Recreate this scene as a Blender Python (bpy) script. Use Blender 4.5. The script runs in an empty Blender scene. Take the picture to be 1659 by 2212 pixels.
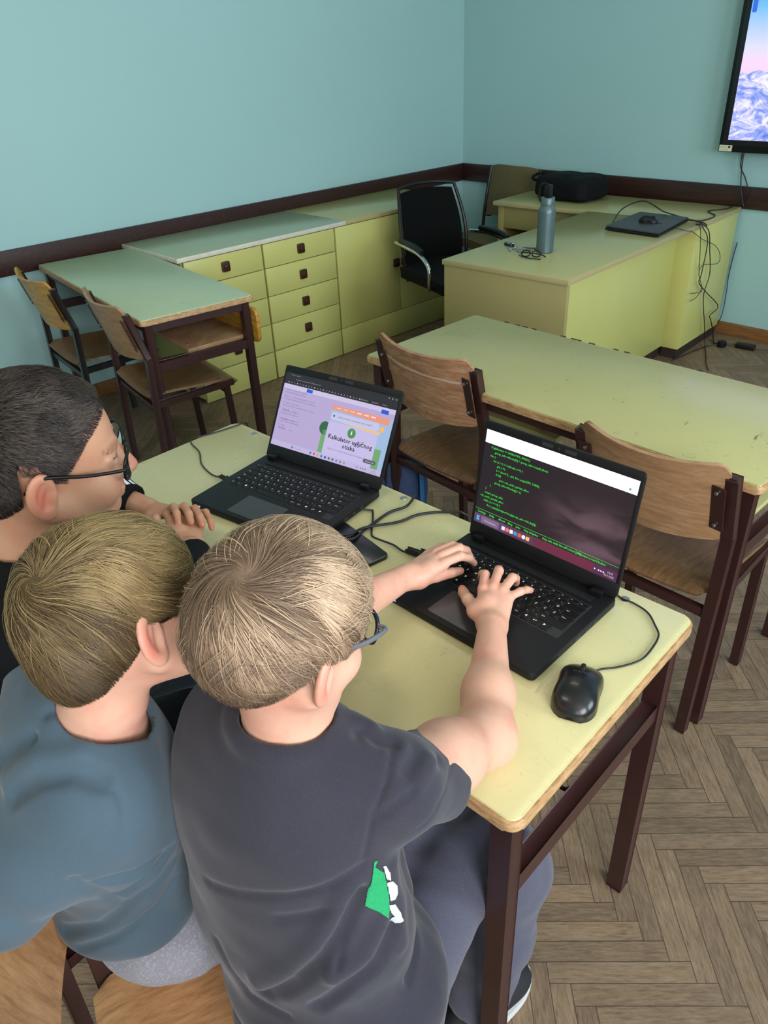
import bpy, bmesh, math, random
import numpy as np
from mathutils import Vector, Matrix, noise
PI = math.pi
random.seed(7)
scene = bpy.context.scene
COL = scene.collection
# ------------------------------------------------------------------ camera
cam_d = bpy.data.cameras.new('camera'); cam = bpy.data.objects.new('camera', cam_d); COL.objects.link(cam)
cam_d.sensor_fit = 'VERTICAL'; cam_d.sensor_height = 36.0; cam_d.sensor_width = 27.0
cam_d.lens = 1619.0 / 2212 * 36
cam_d.clip_start = 0.02
_yaw, _pit, _rol = 0.8326, 0.5559, -0.0513
_f = Vector((-math.sin(_yaw)*math.cos(_pit), math.cos(_yaw)*math.cos(_pit), -math.sin(_pit)))
_r = Vector((math.cos(_yaw), math.sin(_yaw), 0)); _u = _r.cross(_f)
_r2 = math.cos(_rol)*_r + math.sin(_rol)*_u; _u2 = -math.sin(_rol)*_r + math.cos(_rol)*_u
cam.matrix_world = Matrix(((_r2.x,_u2.x,-_f.x,4.043),(_r2.y,_u2.y,-_f.y,-4.6552),(_r2.z,_u2.z,-_f.z,1.6206),(0,0,0,1)))
scene.camera = cam
# ------------------------------------------------------------------ world, light, exposure
w = bpy.data.worlds.new('world'); scene.world = w; w.use_nodes = True
w.node_tree.nodes['Background'].inputs[0].default_value = (0.75, 0.85, 1.0, 1)
w.node_tree.nodes['Background'].inputs[1].default_value = 0.45
scene.view_settings.view_transform = 'Standard'; scene.view_settings.look = 'None'
scene.view_settings.exposure = 0.0; scene.view_settings.gamma = 1.0
scene.view_settings.use_curve_mapping = False
def area(name, loc, rot, sx, sy, power, color):
    l = bpy.data.lights.new(name, 'AREA'); l.shape = 'RECTANGLE'; l.size = sx; l.size_y = sy
    l.energy = power; l.color = color
    o = bpy.data.objects.new(name, l); COL.objects.link(o); o.location = loc; o.rotation_euler = rot
    return o
# daylight through the windows of the right-hand wall
area('window_daylight', (6.72, -2.6, 1.95), (0, PI/2, 0), 1.7, 1.9, 135, (0.76, 0.89, 1.0))
area('window_daylight', (6.72, -5.5, 1.95), (0, PI/2, 0), 1.7, 1.9, 172, (0.97, 0.96, 1.0))
area('window_daylight', (6.72, -8.0, 1.95), (0, PI/2, 0), 1.7, 1.6, 60, (0.95, 0.97, 1.0))
# ceiling luminaires
area('ceiling_lamp_light', (2.2, -2.2, 3.24), (0, 0, 0), 1.2, 0.3, 8, (1.0, 0.95, 0.85))
area('ceiling_lamp_light', (2.6, -5.4, 3.24), (0, 0, 0), 1.2, 0.3, 14, (1.0, 0.95, 0.85))

# ------------------------------------------------------------------ material helpers
def new_mat(name):
    m = bpy.data.materials.new(name); m.use_nodes = True
    nt = m.node_tree; b = nt.nodes['Principled BSDF']
    return m, nt, b
class NT:
    """tiny helper to chain math nodes"""
    def __init__(s, nt): s.nt = nt
    def n(s, t): return s.nt.nodes.new(t)
    def link(s, a, b): s.nt.links.new(a, b)
    def put(s, sock, v):
        if hasattr(v, 'is_linked') or isinstance(v, bpy.types.NodeSocket): s.link(v, sock)
        else: sock.default_value = v
    def m(s, op, a, b=0.0, c=0.0):
        x = s.n('ShaderNodeMath'); x.operation = op
        s.put(x.inputs[0], a); s.put(x.inputs[1], b); s.put(x.inputs[2], c)
        return x.outputs[0]
    def mix(s, f, a, b):
        x = s.n('ShaderNodeMix'); x.data_type = 'RGBA'
        s.put(x.inputs[0], f); s.put(x.inputs[6], a); s.put(x.inputs[7], b)
        return x.outputs[2]
    def noise(s, vec, scale, detail=4, rough=0.55, dist=0.0):
        x = s.n('ShaderNodeTexNoise'); s.link(vec, x.inputs['Vector'])
        x.inputs['Scale'].default_value = scale; x.inputs['Detail'].default_value = detail
        x.inputs['Roughness'].default_value = rough; x.inputs['Distortion'].default_value = dist
        return x.outputs['Fac']
    def ramp(s, f, stops):
        x = s.n('ShaderNodeValToRGB'); s.link(f, x.inputs[0]); e = x.color_ramp.elements
        while len(e) < len(stops): e.new(0.5)
        for i, (p, c) in enumerate(stops):
            e[i].position = p; e[i].color = c if len(c) == 4 else (*c, 1)
        return x.outputs[0]
    def scale(s, vec, v):
        x = s.n('ShaderNodeMapping'); s.link(vec, x.inputs[0]); x.inputs['Scale'].default_value = v
        return x.outputs[0]
    def coord(s, k='Object'):
        return s.n('ShaderNodeTexCoord').outputs[k]
    def bump(s, h, b, strength=0.2, dist=0.002):
        x = s.n('ShaderNodeBump'); s.link(h, x.inputs['Height'])
        x.inputs['Strength'].default_value = strength; x.inputs['Distance'].default_value = dist
        s.link(x.outputs[0], b.inputs['Normal'])
def rgb(h):
    """sRGB 0-255 triple -> linear rgba"""
    f = lambda v: (v/255/12.92) if v/255 <= 0.04045 else ((v/255+0.055)/1.055)**2.4
    return (f(h[0]), f(h[1]), f(h[2]), 1)
def plain(name, col, rough=0.5, metal=0.0, var=0.06, nscale=8, bump=0.0, bscale=200, spec=0.5, coat=0.0):
    m, nt, b = new_mat(name); t = NT(nt)
    c = rgb(col)
    co = t.coord()
    nz = t.noise(co, nscale, 3)
    dark = tuple(v*(1-var) for v in c[:3])+(1,); lite = tuple(min(1, v*(1+var)) for v in c[:3])+(1,)
    t.link(t.mix(nz, dark, lite), b.inputs['Base Color'])
    b.inputs['Roughness'].default_value = rough; b.inputs['Metallic'].default_value = metal
    b.inputs['Specular IOR Level'].default_value = spec
    if coat: b.inputs['Coat Weight'].default_value = coat; b.inputs['Coat Roughness'].default_value = 0.1
    if bump: t.bump(t.noise(co, bscale, 2), b, bump, 0.001)
    return m
def wood(name, c1, c2, c3, axis=(1, 12, 12), scale=3.0, rough=0.5, stain=0.0, coat=0.0, torn=False):
    m, nt, b = new_mat(name); t = NT(nt)
    co = t.coord(); v = t.scale(co, axis)
    g = t.noise(v, scale*2.2, 6, 0.6, 0.6); g2 = t.noise(v, scale*14, 3, 0.6)
    base = t.ramp(g, [(0.3, rgb(c1)), (0.52, rgb(c2)), (0.72, rgb(c3))])
    base = t.mix(t.m('MULTIPLY', t.m('GREATER_THAN', g2, 0.56), 0.16), base, rgb(tuple(x*0.6 for x in c1)))
    if stain:
        s = t.noise(co, 6, 5, 0.65)
        base = t.mix(t.m('MULTIPLY', t.ramp_f(s, 0.5, 0.72), stain), base, rgb((78, 62, 50)))
    if torn:   # pale torn veneer line across the back and pen scribbles
        sp = t.n('ShaderNodeSeparateXYZ'); t.link(co, sp.inputs[0])
        w1 = t.noise(t.scale(co, (1, 0, 0)), 9, 3, .6)
        zz = t.m('SUBTRACT', t.m('ADD', sp.outputs[2], t.m('MULTIPLY', sp.outputs[0], .03)), t.m('ADD', .782, t.m('MULTIPLY', w1, .022)))
        base = t.mix(t.m('MULTIPLY', t.m('LESS_THAN', t.m('ABSOLUTE', zz), t.m('ADD', .0015, t.m('MULTIPLY', g, .005))), .75), base, rgb((214, 188, 162)))
        for q, sc in ((.3, 16), (1.9, 22)):
            mp = t.n('ShaderNodeMapping'); t.link(co, mp.inputs[0]); mp.inputs['Rotation'].default_value = (q, q, q)
            a_ = t.noise(mp.outputs[0], sc, 2, .5, 1.5)
            ln = t.m('MULTIPLY', t.m('LESS_THAN', t.m('ABSOLUTE', t.m('SUBTRACT', a_, .5)), .006), t.m('GREATER_THAN', t.noise(co, 9+q, 2), .56))
            base = t.mix(t.m('MULTIPLY', ln, .75), base, rgb((66, 54, 50)))
    t.link(base, b.inputs['Base Color']); b.inputs['Roughness'].default_value = rough
    if coat: b.inputs['Coat Weight'].default_value = coat; b.inputs['Coat Roughness'].default_value = 0.25
    t.bump(g2, b, 0.12, 0.0006)
    return m
def _ramp_f(s, f, a, b):
    x = s.n('ShaderNodeMapRange'); s.link(f, x.inputs[0]); x.inputs[1].default_value = a; x.inputs[2].default_value = b
    x.interpolation_type = 'SMOOTHSTEP'
    return x.outputs[0]
NT.ramp_f = _ramp_f
def laminate(name, col, rough=0.28, scratch=0.5, dirt=0.35):
    """worn laminate: faint dirt patches, pencil scratches"""
    m, nt, b = new_mat(name); t = NT(nt); co = t.coord(); c = rgb(col)
    n1 = t.noise(co, 2.5, 4); n2 = t.noise(co, 11, 6, 0.7)
    base = t.mix(n1, tuple(v*0.93 for v in c[:3])+(1,), tuple(min(1, v*1.05) for v in c[:3])+(1,))
    base = t.mix(t.m('MULTIPLY', t.ramp_f(n2, 0.58, 0.85), dirt*dirt), base, tuple(v*0.62 for v in c[:3])+(1,))
    tot = None
    for k, (ax, sc) in enumerate((((1, 7, 1), 9), ((6, 1, 1), 7), ((1, 1, 1), 14))):
        mp = t.n('ShaderNodeMapping'); t.link(co, mp.inputs[0]); mp.inputs['Scale'].default_value = ax
        mp.inputs['Rotation'].default_value = (0, 0, 0.6+k*1.3)
        a = t.noise(mp.outputs[0], sc, 1, 0.4, 1.2)
        line = t.m('LESS_THAN', t.m('ABSOLUTE', t.m('SUBTRACT', a, 0.5)), 0.0028)
        gate = t.m('GREATER_THAN', t.noise(t.scale(co, (1.3, 1, 1)), 4.5+k*2, 2), 0.6)
        l = t.m('MULTIPLY', line, gate); tot = l if tot is None else t.m('MAXIMUM', tot, l)
    base = t.mix(t.m('MULTIPLY', tot, scratch), base, rgb((95, 90, 60)))
    t.link(base, b.inputs['Base Color'])
    t.link(t.m('ADD', t.m('MULTIPLY', n2, 0.10), rough-0.05), b.inputs['Roughness'])
    b.inputs['Specular IOR Level'].default_value = 0.45
    return m
def emit(name, col, strength=1.0):
    m, nt, b = new_mat(name)
    b.inputs['Base Color'].default_value = (0.01, 0.01, 0.01, 1)
    b.inputs['Emission Color'].default_value = rgb(col); b.inputs['Emission Strength'].default_value = strength
    b.inputs['Roughness'].default_value = 0.35
    return m
def parquet():
    m, nt, b = new_mat('herringbone_parquet'); t = NT(nt)
    W, n = 0.042, 7.0
    co = t.coord()
    mp = t.n('ShaderNodeMapping'); t.link(co, mp.inputs[0]); mp.inputs['Rotation'].default_value = (0, 0, PI/4)
    mp.inputs['Scale'].default_value = (1/W, 1/W, 1)
    sp = t.n('ShaderNodeSeparateXYZ'); t.link(mp.outputs[0], sp.inputs[0])
    u = t.m('ADD', sp.outputs[0], 1000.3); v = t.m('ADD', sp.outputs[1], 600.4)
    i = t.m('FLOOR', u); j = t.m('FLOOR', v); fu = t.m('FRACT', u); fv = t.m('FRACT', v)
    k = t.m('FLOORED_MODULO', t.m('SUBTRACT', i, j), 2*n)
    hor = t.m('LESS_THAN', k, n-0.5)
    # horizontal plank
    hl = t.m('ADD', k, fu); hid = t.m('ADD', t.m('MULTIPLY', t.m('SUBTRACT', i, k), 3.17), t.m('MULTIPLY', j, 7.31))
    kk = t.m('SUBTRACT', 2*n-1, k)
    vl = t.m('ADD', kk, fv); vid = t.m('ADD', t.m('MULTIPLY', i, 5.77), t.m('MULTIPLY', t.m('SUBTRACT', j, kk), 11.93))
    def sel(a, c): return t.m('ADD', t.m('MULTIPLY', a, hor), t.m('MULTIPLY', c, t.m('SUBTRACT', 1.0, hor)))
    along = sel(hl, vl); across = sel(fv, fu); pid = sel(hid, vid)
    wn = t.n('ShaderNodeTexWhiteNoise'); wn.noise_dimensions = '1D'; t.link(pid, wn.inputs['W'])
    rnd = wn.outputs['Value']
    cx = t.n('ShaderNodeCombineXYZ'); t.link(t.m('MULTIPLY', along, 0.5), cx.inputs[0])
    t.link(t.m('MULTIPLY', across, 4.0), cx.inputs[1]); t.link(t.m('MULTIPLY', rnd, 90.0), cx.inputs[2])
    grain = t.noise(cx.outputs[0], 2.2, 7, 0.68, 0.5)
    fine = t.noise(t.scale(cx.outputs[0], (1.2, 9, 1)), 5, 3, 0.7)
    c = t.ramp(grain, [(0.25, rgb((88, 68, 50))), (0.45, rgb((134, 110, 84))), (0.6, rgb((146, 124, 100))), (0.8, rgb((170, 148, 122)))])
    c2 = t.ramp(grain, [(0.25, rgb((80, 64, 50))), (0.5, rgb((112, 92, 72))), (0.8, rgb((146, 124, 98)))])
    c = t.mix(rnd, c, c2)
    c = t.mix(t.m('MULTIPLY', t.ramp_f(fine, 0.5, 0.75), 0.45), c, rgb((64, 50, 38)))
    dirt = t.noise(co, 3.5, 6, 0.7)
    c = t.mix(t.m('MULTIPLY', t.ramp_f(dirt, 0.48, 0.75), 0.45), c, rgb((78, 68, 56)))
    # gaps
    e1 = t.m('MINIMUM', across, t.m('SUBTRACT', 1.0, across)); e2 = t.m('MINIMUM', along, t.m('SUBTRACT', n, along))
    e = t.m('MINIMUM', e1, e2)
    gap = t.m('LESS_THAN', e, 0.022)
    c = t.mix(t.m('MULTIPLY', gap, 0.8), c, rgb((40, 30, 22)))
    t.link(c, b.inputs['Base Color'])
    t.link(t.m('ADD', t.m('MULTIPLY', dirt, 0.25), 0.4), b.inputs['Roughness'])
    h = t.m('SUBTRACT', t.m('MULTIPLY', fine, 0.3), t.m('MULTIPLY', gap, 1.0))
    t.bump(h, b, 0.35, 0.0015)
    return m
def wall_paint(name, col, col2, rough=0.55):
    m, nt, b = new_mat(name); t = NT(nt); co = t.coord()
    n1 = t.noise(co, 0.8, 3); n2 = t.noise(co, 60, 3)
    t.link(t.mix(n1, rgb(col), rgb(col2)), b.inputs['Base Color'])
    b.inputs['Roughness'].default_value = rough; b.inputs['Specular IOR Level'].default_value = 0.35
    t.bump(n2, b, 0.08, 0.001)
    return m

M = {}
M['wall'] = wall_paint('teal_wall_paint', (154, 189, 186), (160, 198, 199))
M['ceil'] = wall_paint('white_ceiling_paint', (214, 216, 206), (222, 222, 212), 0.8)
M['floor'] = parquet()
M['rail'] = wood('dark_brown_rail_wood', (38, 20, 16), (52, 28, 22), (66, 36, 28), (1, 14, 14), 2, 0.42)
M['base'] = wood('oak_baseboard', (110, 72, 40), (134, 90, 50), (150, 104, 62), (1, 14, 14), 2, 0.45)
M['desk'] = laminate('pale_green_laminate', (212, 203, 150), 0.28, 0.22, 0.12)
M['desk2'] = laminate('green_laminate', (184, 180, 124), 0.3, 0.8, 0.3)
M['desk3'] = laminate('mint_laminate', (180, 196, 158), 0.3, 0.4, 0.2)
M['edge'] = wood('beech_edge', (150, 112, 72), (186, 148, 104), (206, 172, 128), (4, 4, 14), 4, 0.5)
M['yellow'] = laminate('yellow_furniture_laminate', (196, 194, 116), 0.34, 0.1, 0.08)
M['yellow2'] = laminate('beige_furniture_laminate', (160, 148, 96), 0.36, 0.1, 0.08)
M['tdesk'] = laminate('olive_desktop_laminate', (172, 170, 116), 0.22, 0.1, 0.08)
M['ctop'] = laminate('grey_green_countertop', (158, 172, 142), 0.25, 0.1, 0.1)
M['white_edge'] = plain('chipped_white_edge', (208, 204, 186), 0.5, var=0.2, nscale=30)
M['edge2'] = laminate('beige_edge_strip', (172, 158, 112), .4, .1, .1)
M['steel'] = plain('brown_painted_steel', (56, 32, 30), 0.36, 0.0, 0.18, 25, 0.05, 120, 0.5)
M['blacksteel'] = plain('black_painted_steel', (30, 27, 28), 0.38, 0.0, 0.15, 25)
M['bolt'] = plain('steel_bolt', (190, 190, 190), 0.3, 1.0)
M['ply_worn'] = wood('worn_plywood', (148, 106, 76), (178, 132, 98), (198, 160, 128), (2, 2, 12), 3, 0.5, 0.45, torn=True)
M['ply'] = wood('plywood', (146, 110, 78), (166, 128, 92), (180, 144, 108), (2, 2, 12), 3, 0.45, 0.25)
M['ply_seat'] = wood('seat_plywood', (104, 76, 50), (128, 96, 64), (146, 112, 78), (14, 2, 2), 3, 0.42, 0.55)
M['ply_yellow'] = wood('yellow_plywood', (156, 108, 34), (190, 138, 48), (204, 154, 66), (2, 2, 10), 3, 0.4, 0.3)
M['ply_orange'] = wood('orange_plywood', (150, 104, 66), (180, 132, 88), (196, 150, 106), (12, 2, 2), 3, 0.42, 0.1)
M['knob'] = plain('brown_plastic_knob', (62, 34, 24), 0.35)
M['kick'] = plain('dark_plinth_and_tube_shade', (48, 34, 26), 0.6)
M['black'] = plain('black_plastic', (16, 16, 18), 0.42, 0, 0.1, 30, spec=.35)
M['blackmatte'] = plain('black_matte_plastic', (19, 19, 21), 0.55, 0, 0.08, 60, 0.15, 900, spec=.3)
M['key'] = plain('black_key', (11, 11, 12), 0.45, spec=.3)
M['legend'] = emit('glowing_key_legend', (235, 235, 240), 0.95)  # legends given a glow to read brighter; the keys have no backlight
M['touch'] = plain('touchpad_grey', (58, 56, 60), 0.3)
M['cable'] = plain('black_cable', (26, 26, 28), 0.42)
M['mesh'] = plain('black_mesh_fabric', (8, 10, 9), 0.9, 0, 0.15, 80, 0.4, 700, spec=.15)
M['chrome'] = plain('chrome', (200, 202, 206), 0.16, 1.0)
M['gloss'] = plain('glossy_mouse_black', (14, 14, 17), 0.3, 0, 0.05, 20, coat=0.15)
M['greyprint'] = plain('grey_print', (92, 92, 92), 0.5)
M['cloth_brown'] = plain('patterned_chair_cloth', (98, 88, 56), 0.9, 0, 0.5, 130, 0.4, 300)
M['bottle'] = plain('slate_blue_bottle', (84, 104, 106), 0.34, 0.25)
M['bagblack'] = plain('black_bag_nylon', (11, 12, 14), 0.8, 0, 0.2, 40, 0.4, 160, spec=.2)
M['bagblue'] = plain('blue_bag_nylon', (58, 78, 118), 0.75, 0, 0.2, 30, 0.3, 200)
M['bagcyan'] = plain('cyan_bag_strap', (40, 120, 175), 0.6)
M['label'] = plain('cream_label', (214, 212, 180), 0.6)
M['ink'] = plain('dark_ink', (40, 40, 40), 0.7)

# ------------------------------------------------------------------ object helpers
def tag(o, label=None, cat=None, group=None, kind=None):
    if label: o['label'] = label
    if cat: o['category'] = cat
    if group: o['group'] = group
    if kind: o['kind'] = kind
    return o
def thing(name, label, cat, loc=(0, 0, 0), rz=0.0, group=None):
    o = bpy.data.objects.new(name, None); COL.objects.link(o); o.empty_display_size = 0.05
    o.location = loc; o.rotation_euler = (0, 0, rz)
    return tag(o, label, cat, group)
def link_mesh(name, me, mats, parent=None, smooth=False):
    if not isinstance(mats, (list, tuple)): mats = [mats]
    for m in mats: me.materials.append(m)
    if smooth:
        me.polygons.foreach_set('use_smooth', [True]*len(me.polygons))
    o = bpy.data.objects.new(name, me); COL.objects.link(o)
    if parent: o.parent = parent
    return o
def sharp_smooth(me, ang=0.6):
    """smooth shading but keep hard edges"""
    bm = bmesh.new(); bm.from_mesh(me)
    for f in bm.faces: f.smooth = True
    for e in bm.edges:
        if len(e.link_faces) == 2 and e.calc_face_angle(0) > ang: e.smooth = False
    bm.to_mesh(me); bm.free()
class MB:
    def __init__(s): s.bm = bmesh.new(); s.mi = 0
    def box(s, x0, y0, z0, x1, y1, z1, bev=0.0, seg=2, mat=None):
        n0 = set(s.bm.faces)
        r = bmesh.ops.create_cube(s.bm, size=1.0)
        vs = r['verts']
        for v in vs:
            v.co = Vector((x0+(v.co.x+.5)*(x1-x0), y0+(v.co.y+.5)*(y1-y0), z0+(v.co.z+.5)*(z1-z0)))
            if mat is not None: v.co = mat @ v.co
        if bev:
            es = list({e for v in vs for e in v.link_edges})
            bmesh.ops.bevel(s.bm, geom=es, offset=bev, segments=seg, affect='EDGES', profile=0.5)
        return s._tagnew(n0)
    def _tagnew(s, n0):
        s.last = set()
        for f in s.bm.faces:
            if f not in n0: f.material_index = s.mi; s.last.update(f.verts)
        return s
    def bar(s, p, q, wx, wy, up=(0, 0, 1), bev=0.002):
        """rectangular tube between p and q"""
        p = Vector(p); q = Vector(q); d = q-p; L = d.length; d.normalize()
        up = Vector(up)
        if abs(d.dot(up)) > 0.98: up = Vector((0, 1, 0))
        x = d.cross(up).normalized(); y = x.cross(d).normalized()
        m = Matrix(((x.x, y.x, d.x, p.x), (x.y, y.y, d.y, p.y), (x.z, y.z, d.z, p.z), (0, 0, 0, 1)))
        return s.box(-wx/2, -wy/2, 0, wx/2, wy/2, L, bev, 2, m)
    def tube(s, pts, r, seg=8, closed=False):
        n0 = set(s.bm.faces)
        P = [Vector(p) for p in pts]; n = len(P); rings = []
        prev = None
        for i in range(n):
            a = P[(i-1) % n] if (closed or i > 0) else P[i]; b = P[(i+1) % n] if (closed or i < n-1) else P[i]
            d = (b-a).normalized()
            if prev is None:
                x = d.orthogonal().normalized()
            else:
                x = (prev - d*prev.dot(d))
                x = x.normalized() if x.length > 1e-6 else d.orthogonal().normalized()
            prev = x; y = d.cross(x)
            rr = r[i] if isinstance(r, (list, tuple)) else r
            rings.append([s.bm.verts.new(P[i]+(x*math.cos(2*PI*k/seg)+y*math.sin(2*PI*k/seg))*rr) for k in range(seg)])
        for i in range(n if closed else n-1):
            A = rings[i]; B = rings[(i+1) % n]
            for k in range(seg):
                s.bm.faces.new((A[k], A[(k+1) % seg], B[(k+1) % seg], B[k]))
        if not closed:
            s.bm.faces.new(rings[0][::-1]); s.bm.faces.new(rings[-1])
        return s._tagnew(n0)
    def lathe(s, prof, seg=28, c=(0, 0, 0)):
        n0 = set(s.bm.faces); rings = []
        for r, z in prof:
            rings.append([s.bm.verts.new((c[0]+r*math.cos(2*PI*k/seg), c[1]+r*math.sin(2*PI*k/seg), c[2]+z)) for k in range(seg)])
        for i in range(len(rings)-1):
            for k in range(seg):
                s.bm.faces.new((rings[i][k], rings[i][(k+1) % seg], rings[i+1][(k+1) % seg], rings[i+1][k]))
        s.bm.faces.new(rings[0][::-1]); s.bm.faces.new(rings[-1])
        return s._tagnew(n0)
    def prism(s, outline, z0, z1, bev=0.0, mat=None, seg=2):
        n0 = set(s.bm.faces)
        bot = [s.bm.verts.new((x, y, z0)) for x, y in outline]; top = [s.bm.verts.new((x, y, z1)) for x, y in outline]
        n = len(outline)
        fs = [s.bm.faces.new(bot[::-1]), s.bm.faces.new(top)]
        for i in range(n): fs.append(s.bm.faces.new((bot[i], bot[(i+1) % n], top[(i+1) % n], top[i])))
        if mat is not None:
            for v in bot+top: v.co = mat @ v.co
        if bev:
            es = [e for e in set(fs[0].edges)|set(fs[1].edges)]
            bmesh.ops.bevel(s.bm, geom=es, offset=bev, segments=seg, affect='EDGES', profile=0.5)
        return s._tagnew(n0)
    def grid(s, fn, nu, nv, thick=0.0):
        """surface patch fn(u,v)->Vector with optional thickness along -normal"""
        n0 = set(s.bm.faces)
        V = [[Vector(fn(i/nu, j/nv)) for j in range(nv+1)] for i in range(nu+1)]
        def nor(i, j):
            a = V[min(i+1, nu)][j]-V[max(i-1, 0)][j]; b = V[i][min(j+1, nv)]-V[i][max(j-1, 0)]
            return a.cross(b).normalized()
        top = [[s.bm.verts.new(V[i][j]) for j in range(nv+1)] for i in range(nu+1)]
        for i in range(nu):
            for j in range(nv): s.bm.faces.new((top[i][j], top[i+1][j], top[i+1][j+1], top[i][j+1]))
        if thick:
            bot = [[s.bm.verts.new(V[i][j]-nor(i, j)*thick) for j in range(nv+1)] for i in range(nu+1)]
            for i in range(nu):
                for j in range(nv): s.bm.faces.new((bot[i][j], bot[i][j+1], bot[i+1][j+1], bot[i+1][j]))
            for i in range(nu):
                s.bm.faces.new((top[i][0], bot[i][0], bot[i+1][0], top[i+1][0])); s.bm.faces.new((top[i][nv], top[i+1][nv], bot[i+1][nv], bot[i][nv]))
            for j in range(nv):
                s.bm.faces.new((top[0][j], top[0][j+1], bot[0][j+1], bot[0][j])); s.bm.faces.new((top[nu][j], bot[nu][j], bot[nu][j+1], top[nu][j+1]))
        return s._tagnew(n0)
    def text(s, txt, x, y, size, mat=None, z=0.0, align='LEFT'):
        n0 = set(s.bm.faces)
        cu = bpy.data.curves.new('t', 'FONT'); cu.body = txt; cu.size = size; cu.align_x = align
        cu.resolution_u = 1
        o = bpy.data.objects.new('t', cu)
        me = bpy.data.meshes.new_from_object(o)
        T = Matrix.Translation((x, y, z))
        if mat is not None: T = mat @ T
        me.transform(T)
        s.bm.from_mesh(me); s._tagnew(n0)
        bpy.data.objects.remove(o); bpy.data.meshes.remove(me)
        return s
    def build(s, name, mats, parent=None, smooth=None, loc=None, rot=None):
        bmesh.ops.recalc_face_normals(s.bm, faces=s.bm.faces) if smooth != 'raw' else None
        me = bpy.data.meshes.new(name); s.bm.to_mesh(me); s.bm.free()
        o = link_mesh(name, me, mats, parent)
        if smooth != 'raw': sharp_smooth(me, 0.7 if smooth is None else smooth)
        if loc: o.location = loc
        if rot: o.rotation_euler = rot
        return o
def smoothline(pts, n=6):
    """Catmull-Rom through points"""
    P = [Vector(p) for p in pts]; out = []
    P = [P[0]*2-P[1]]+P+[P[-1]*2-P[-2]]
    for i in range(1, len(P)-2):
        for k in range(n):
            t = k/n; a, b, c, d = P[i-1:i+3]
            out.append(0.5*((2*b)+(c-a)*t+(2*a-5*b+4*c-d)*t*t+(3*b-a-3*c+d)*t**3))
    out.append(P[-2]); return out
def rrect(x0, y0, x1, y1, r, n=6):
    o = []
    for cx, cy, a0 in ((x1-r, y1-r, 0), (x0+r, y1-r, PI/2), (x0+r, y0+r, PI), (x1-r, y0+r, 1.5*PI)):
        for k in range(n+1):
            a = a0+PI/2*k/n; o.append((cx+r*math.cos(a), cy+r*math.sin(a)))
    return o
def copy_tree(o, parent=None):
    c = o.copy(); COL.objects.link(c); c.parent = parent
    if parent: c.matrix_parent_inverse = o.matrix_parent_inverse.copy()
    for ch in list(o.children): copy_tree(ch, c)
    return c
def struct(o): o['kind'] = 'structure'; return o

# ------------------------------------------------------------------ the room
RX, RY, RH = 6.6, -9.5, 3.3
struct(MB().box(-0.15, RY, -0.1, RX+0.15, 0.15, 0).build('floor', M['floor']))
struct(MB().box(-0.15, RY, RH, RX+0.15, 0.15, RH+0.1).build('ceiling', M['ceil']))
struct(MB().box(-0.15, RY, 0, 0, 0.15, RH).build('wall_left', M['wall']))
struct(MB().box(0, 0, 0, RX, 0.15, RH).build('wall_back', M['wall']))
struct(MB().box(-0.15, RY-0.15, 0, RX+0.15, RY, RH).build('wall_front', M['wall']))
wr = MB()
ys = [RY, -8.9, -7.1, -6.5, -4.5, -3.6, -1.6, 0.15]
wr.box(RX, RY, 0, RX+0.15, 0.15, 0.95); wr.box(RX, RY, 2.95, RX+0.15, 0.15, RH)
for a, b_ in ((0, 1), (2, 3), (4, 5), (6, 7)): wr.box(RX, ys[a], 0.95, RX+0.15, ys[b_], 2.95)
struct(wr.build('wall_right', M['wall']))
for k, (a, b_) in enumerate(((-8.9, -7.1), (-6.5, -4.5), (-3.6, -1.6))):
    f = MB(); x = RX+0.05
    for y in (a+.03, (a+b_)/2, b_-.03): f.box(x, y-.03, .95, x+.05, y+.03, 2.95, .004)
    for z in (.98, 2.2, 2.92): f.box(x, a, z-.03, x+.05, b_, z+.03, .004)
    struct(f.build('window_%d' % (k+1), M['label']))
# dark wainscot rail on both visible walls
struct(MB().box(0, RY, 0.735, 0.022, 0, 0.853, 0.004).build('trim_1', M['rail']))
struct(MB().box(0.022, -0.022, 0.735, RX, 0, 0.853, 0.004).build('trim_2', M['rail']))
struct(MB().box(0, RY, 0, 0.018, 0, 0.075, 0.004).build('baseboard_left', M['base']))
struct(MB().box(0.018, -0.018, 0, RX, 0, 0.075, 0.004).build('baseboard_back', M['base']))

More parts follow.
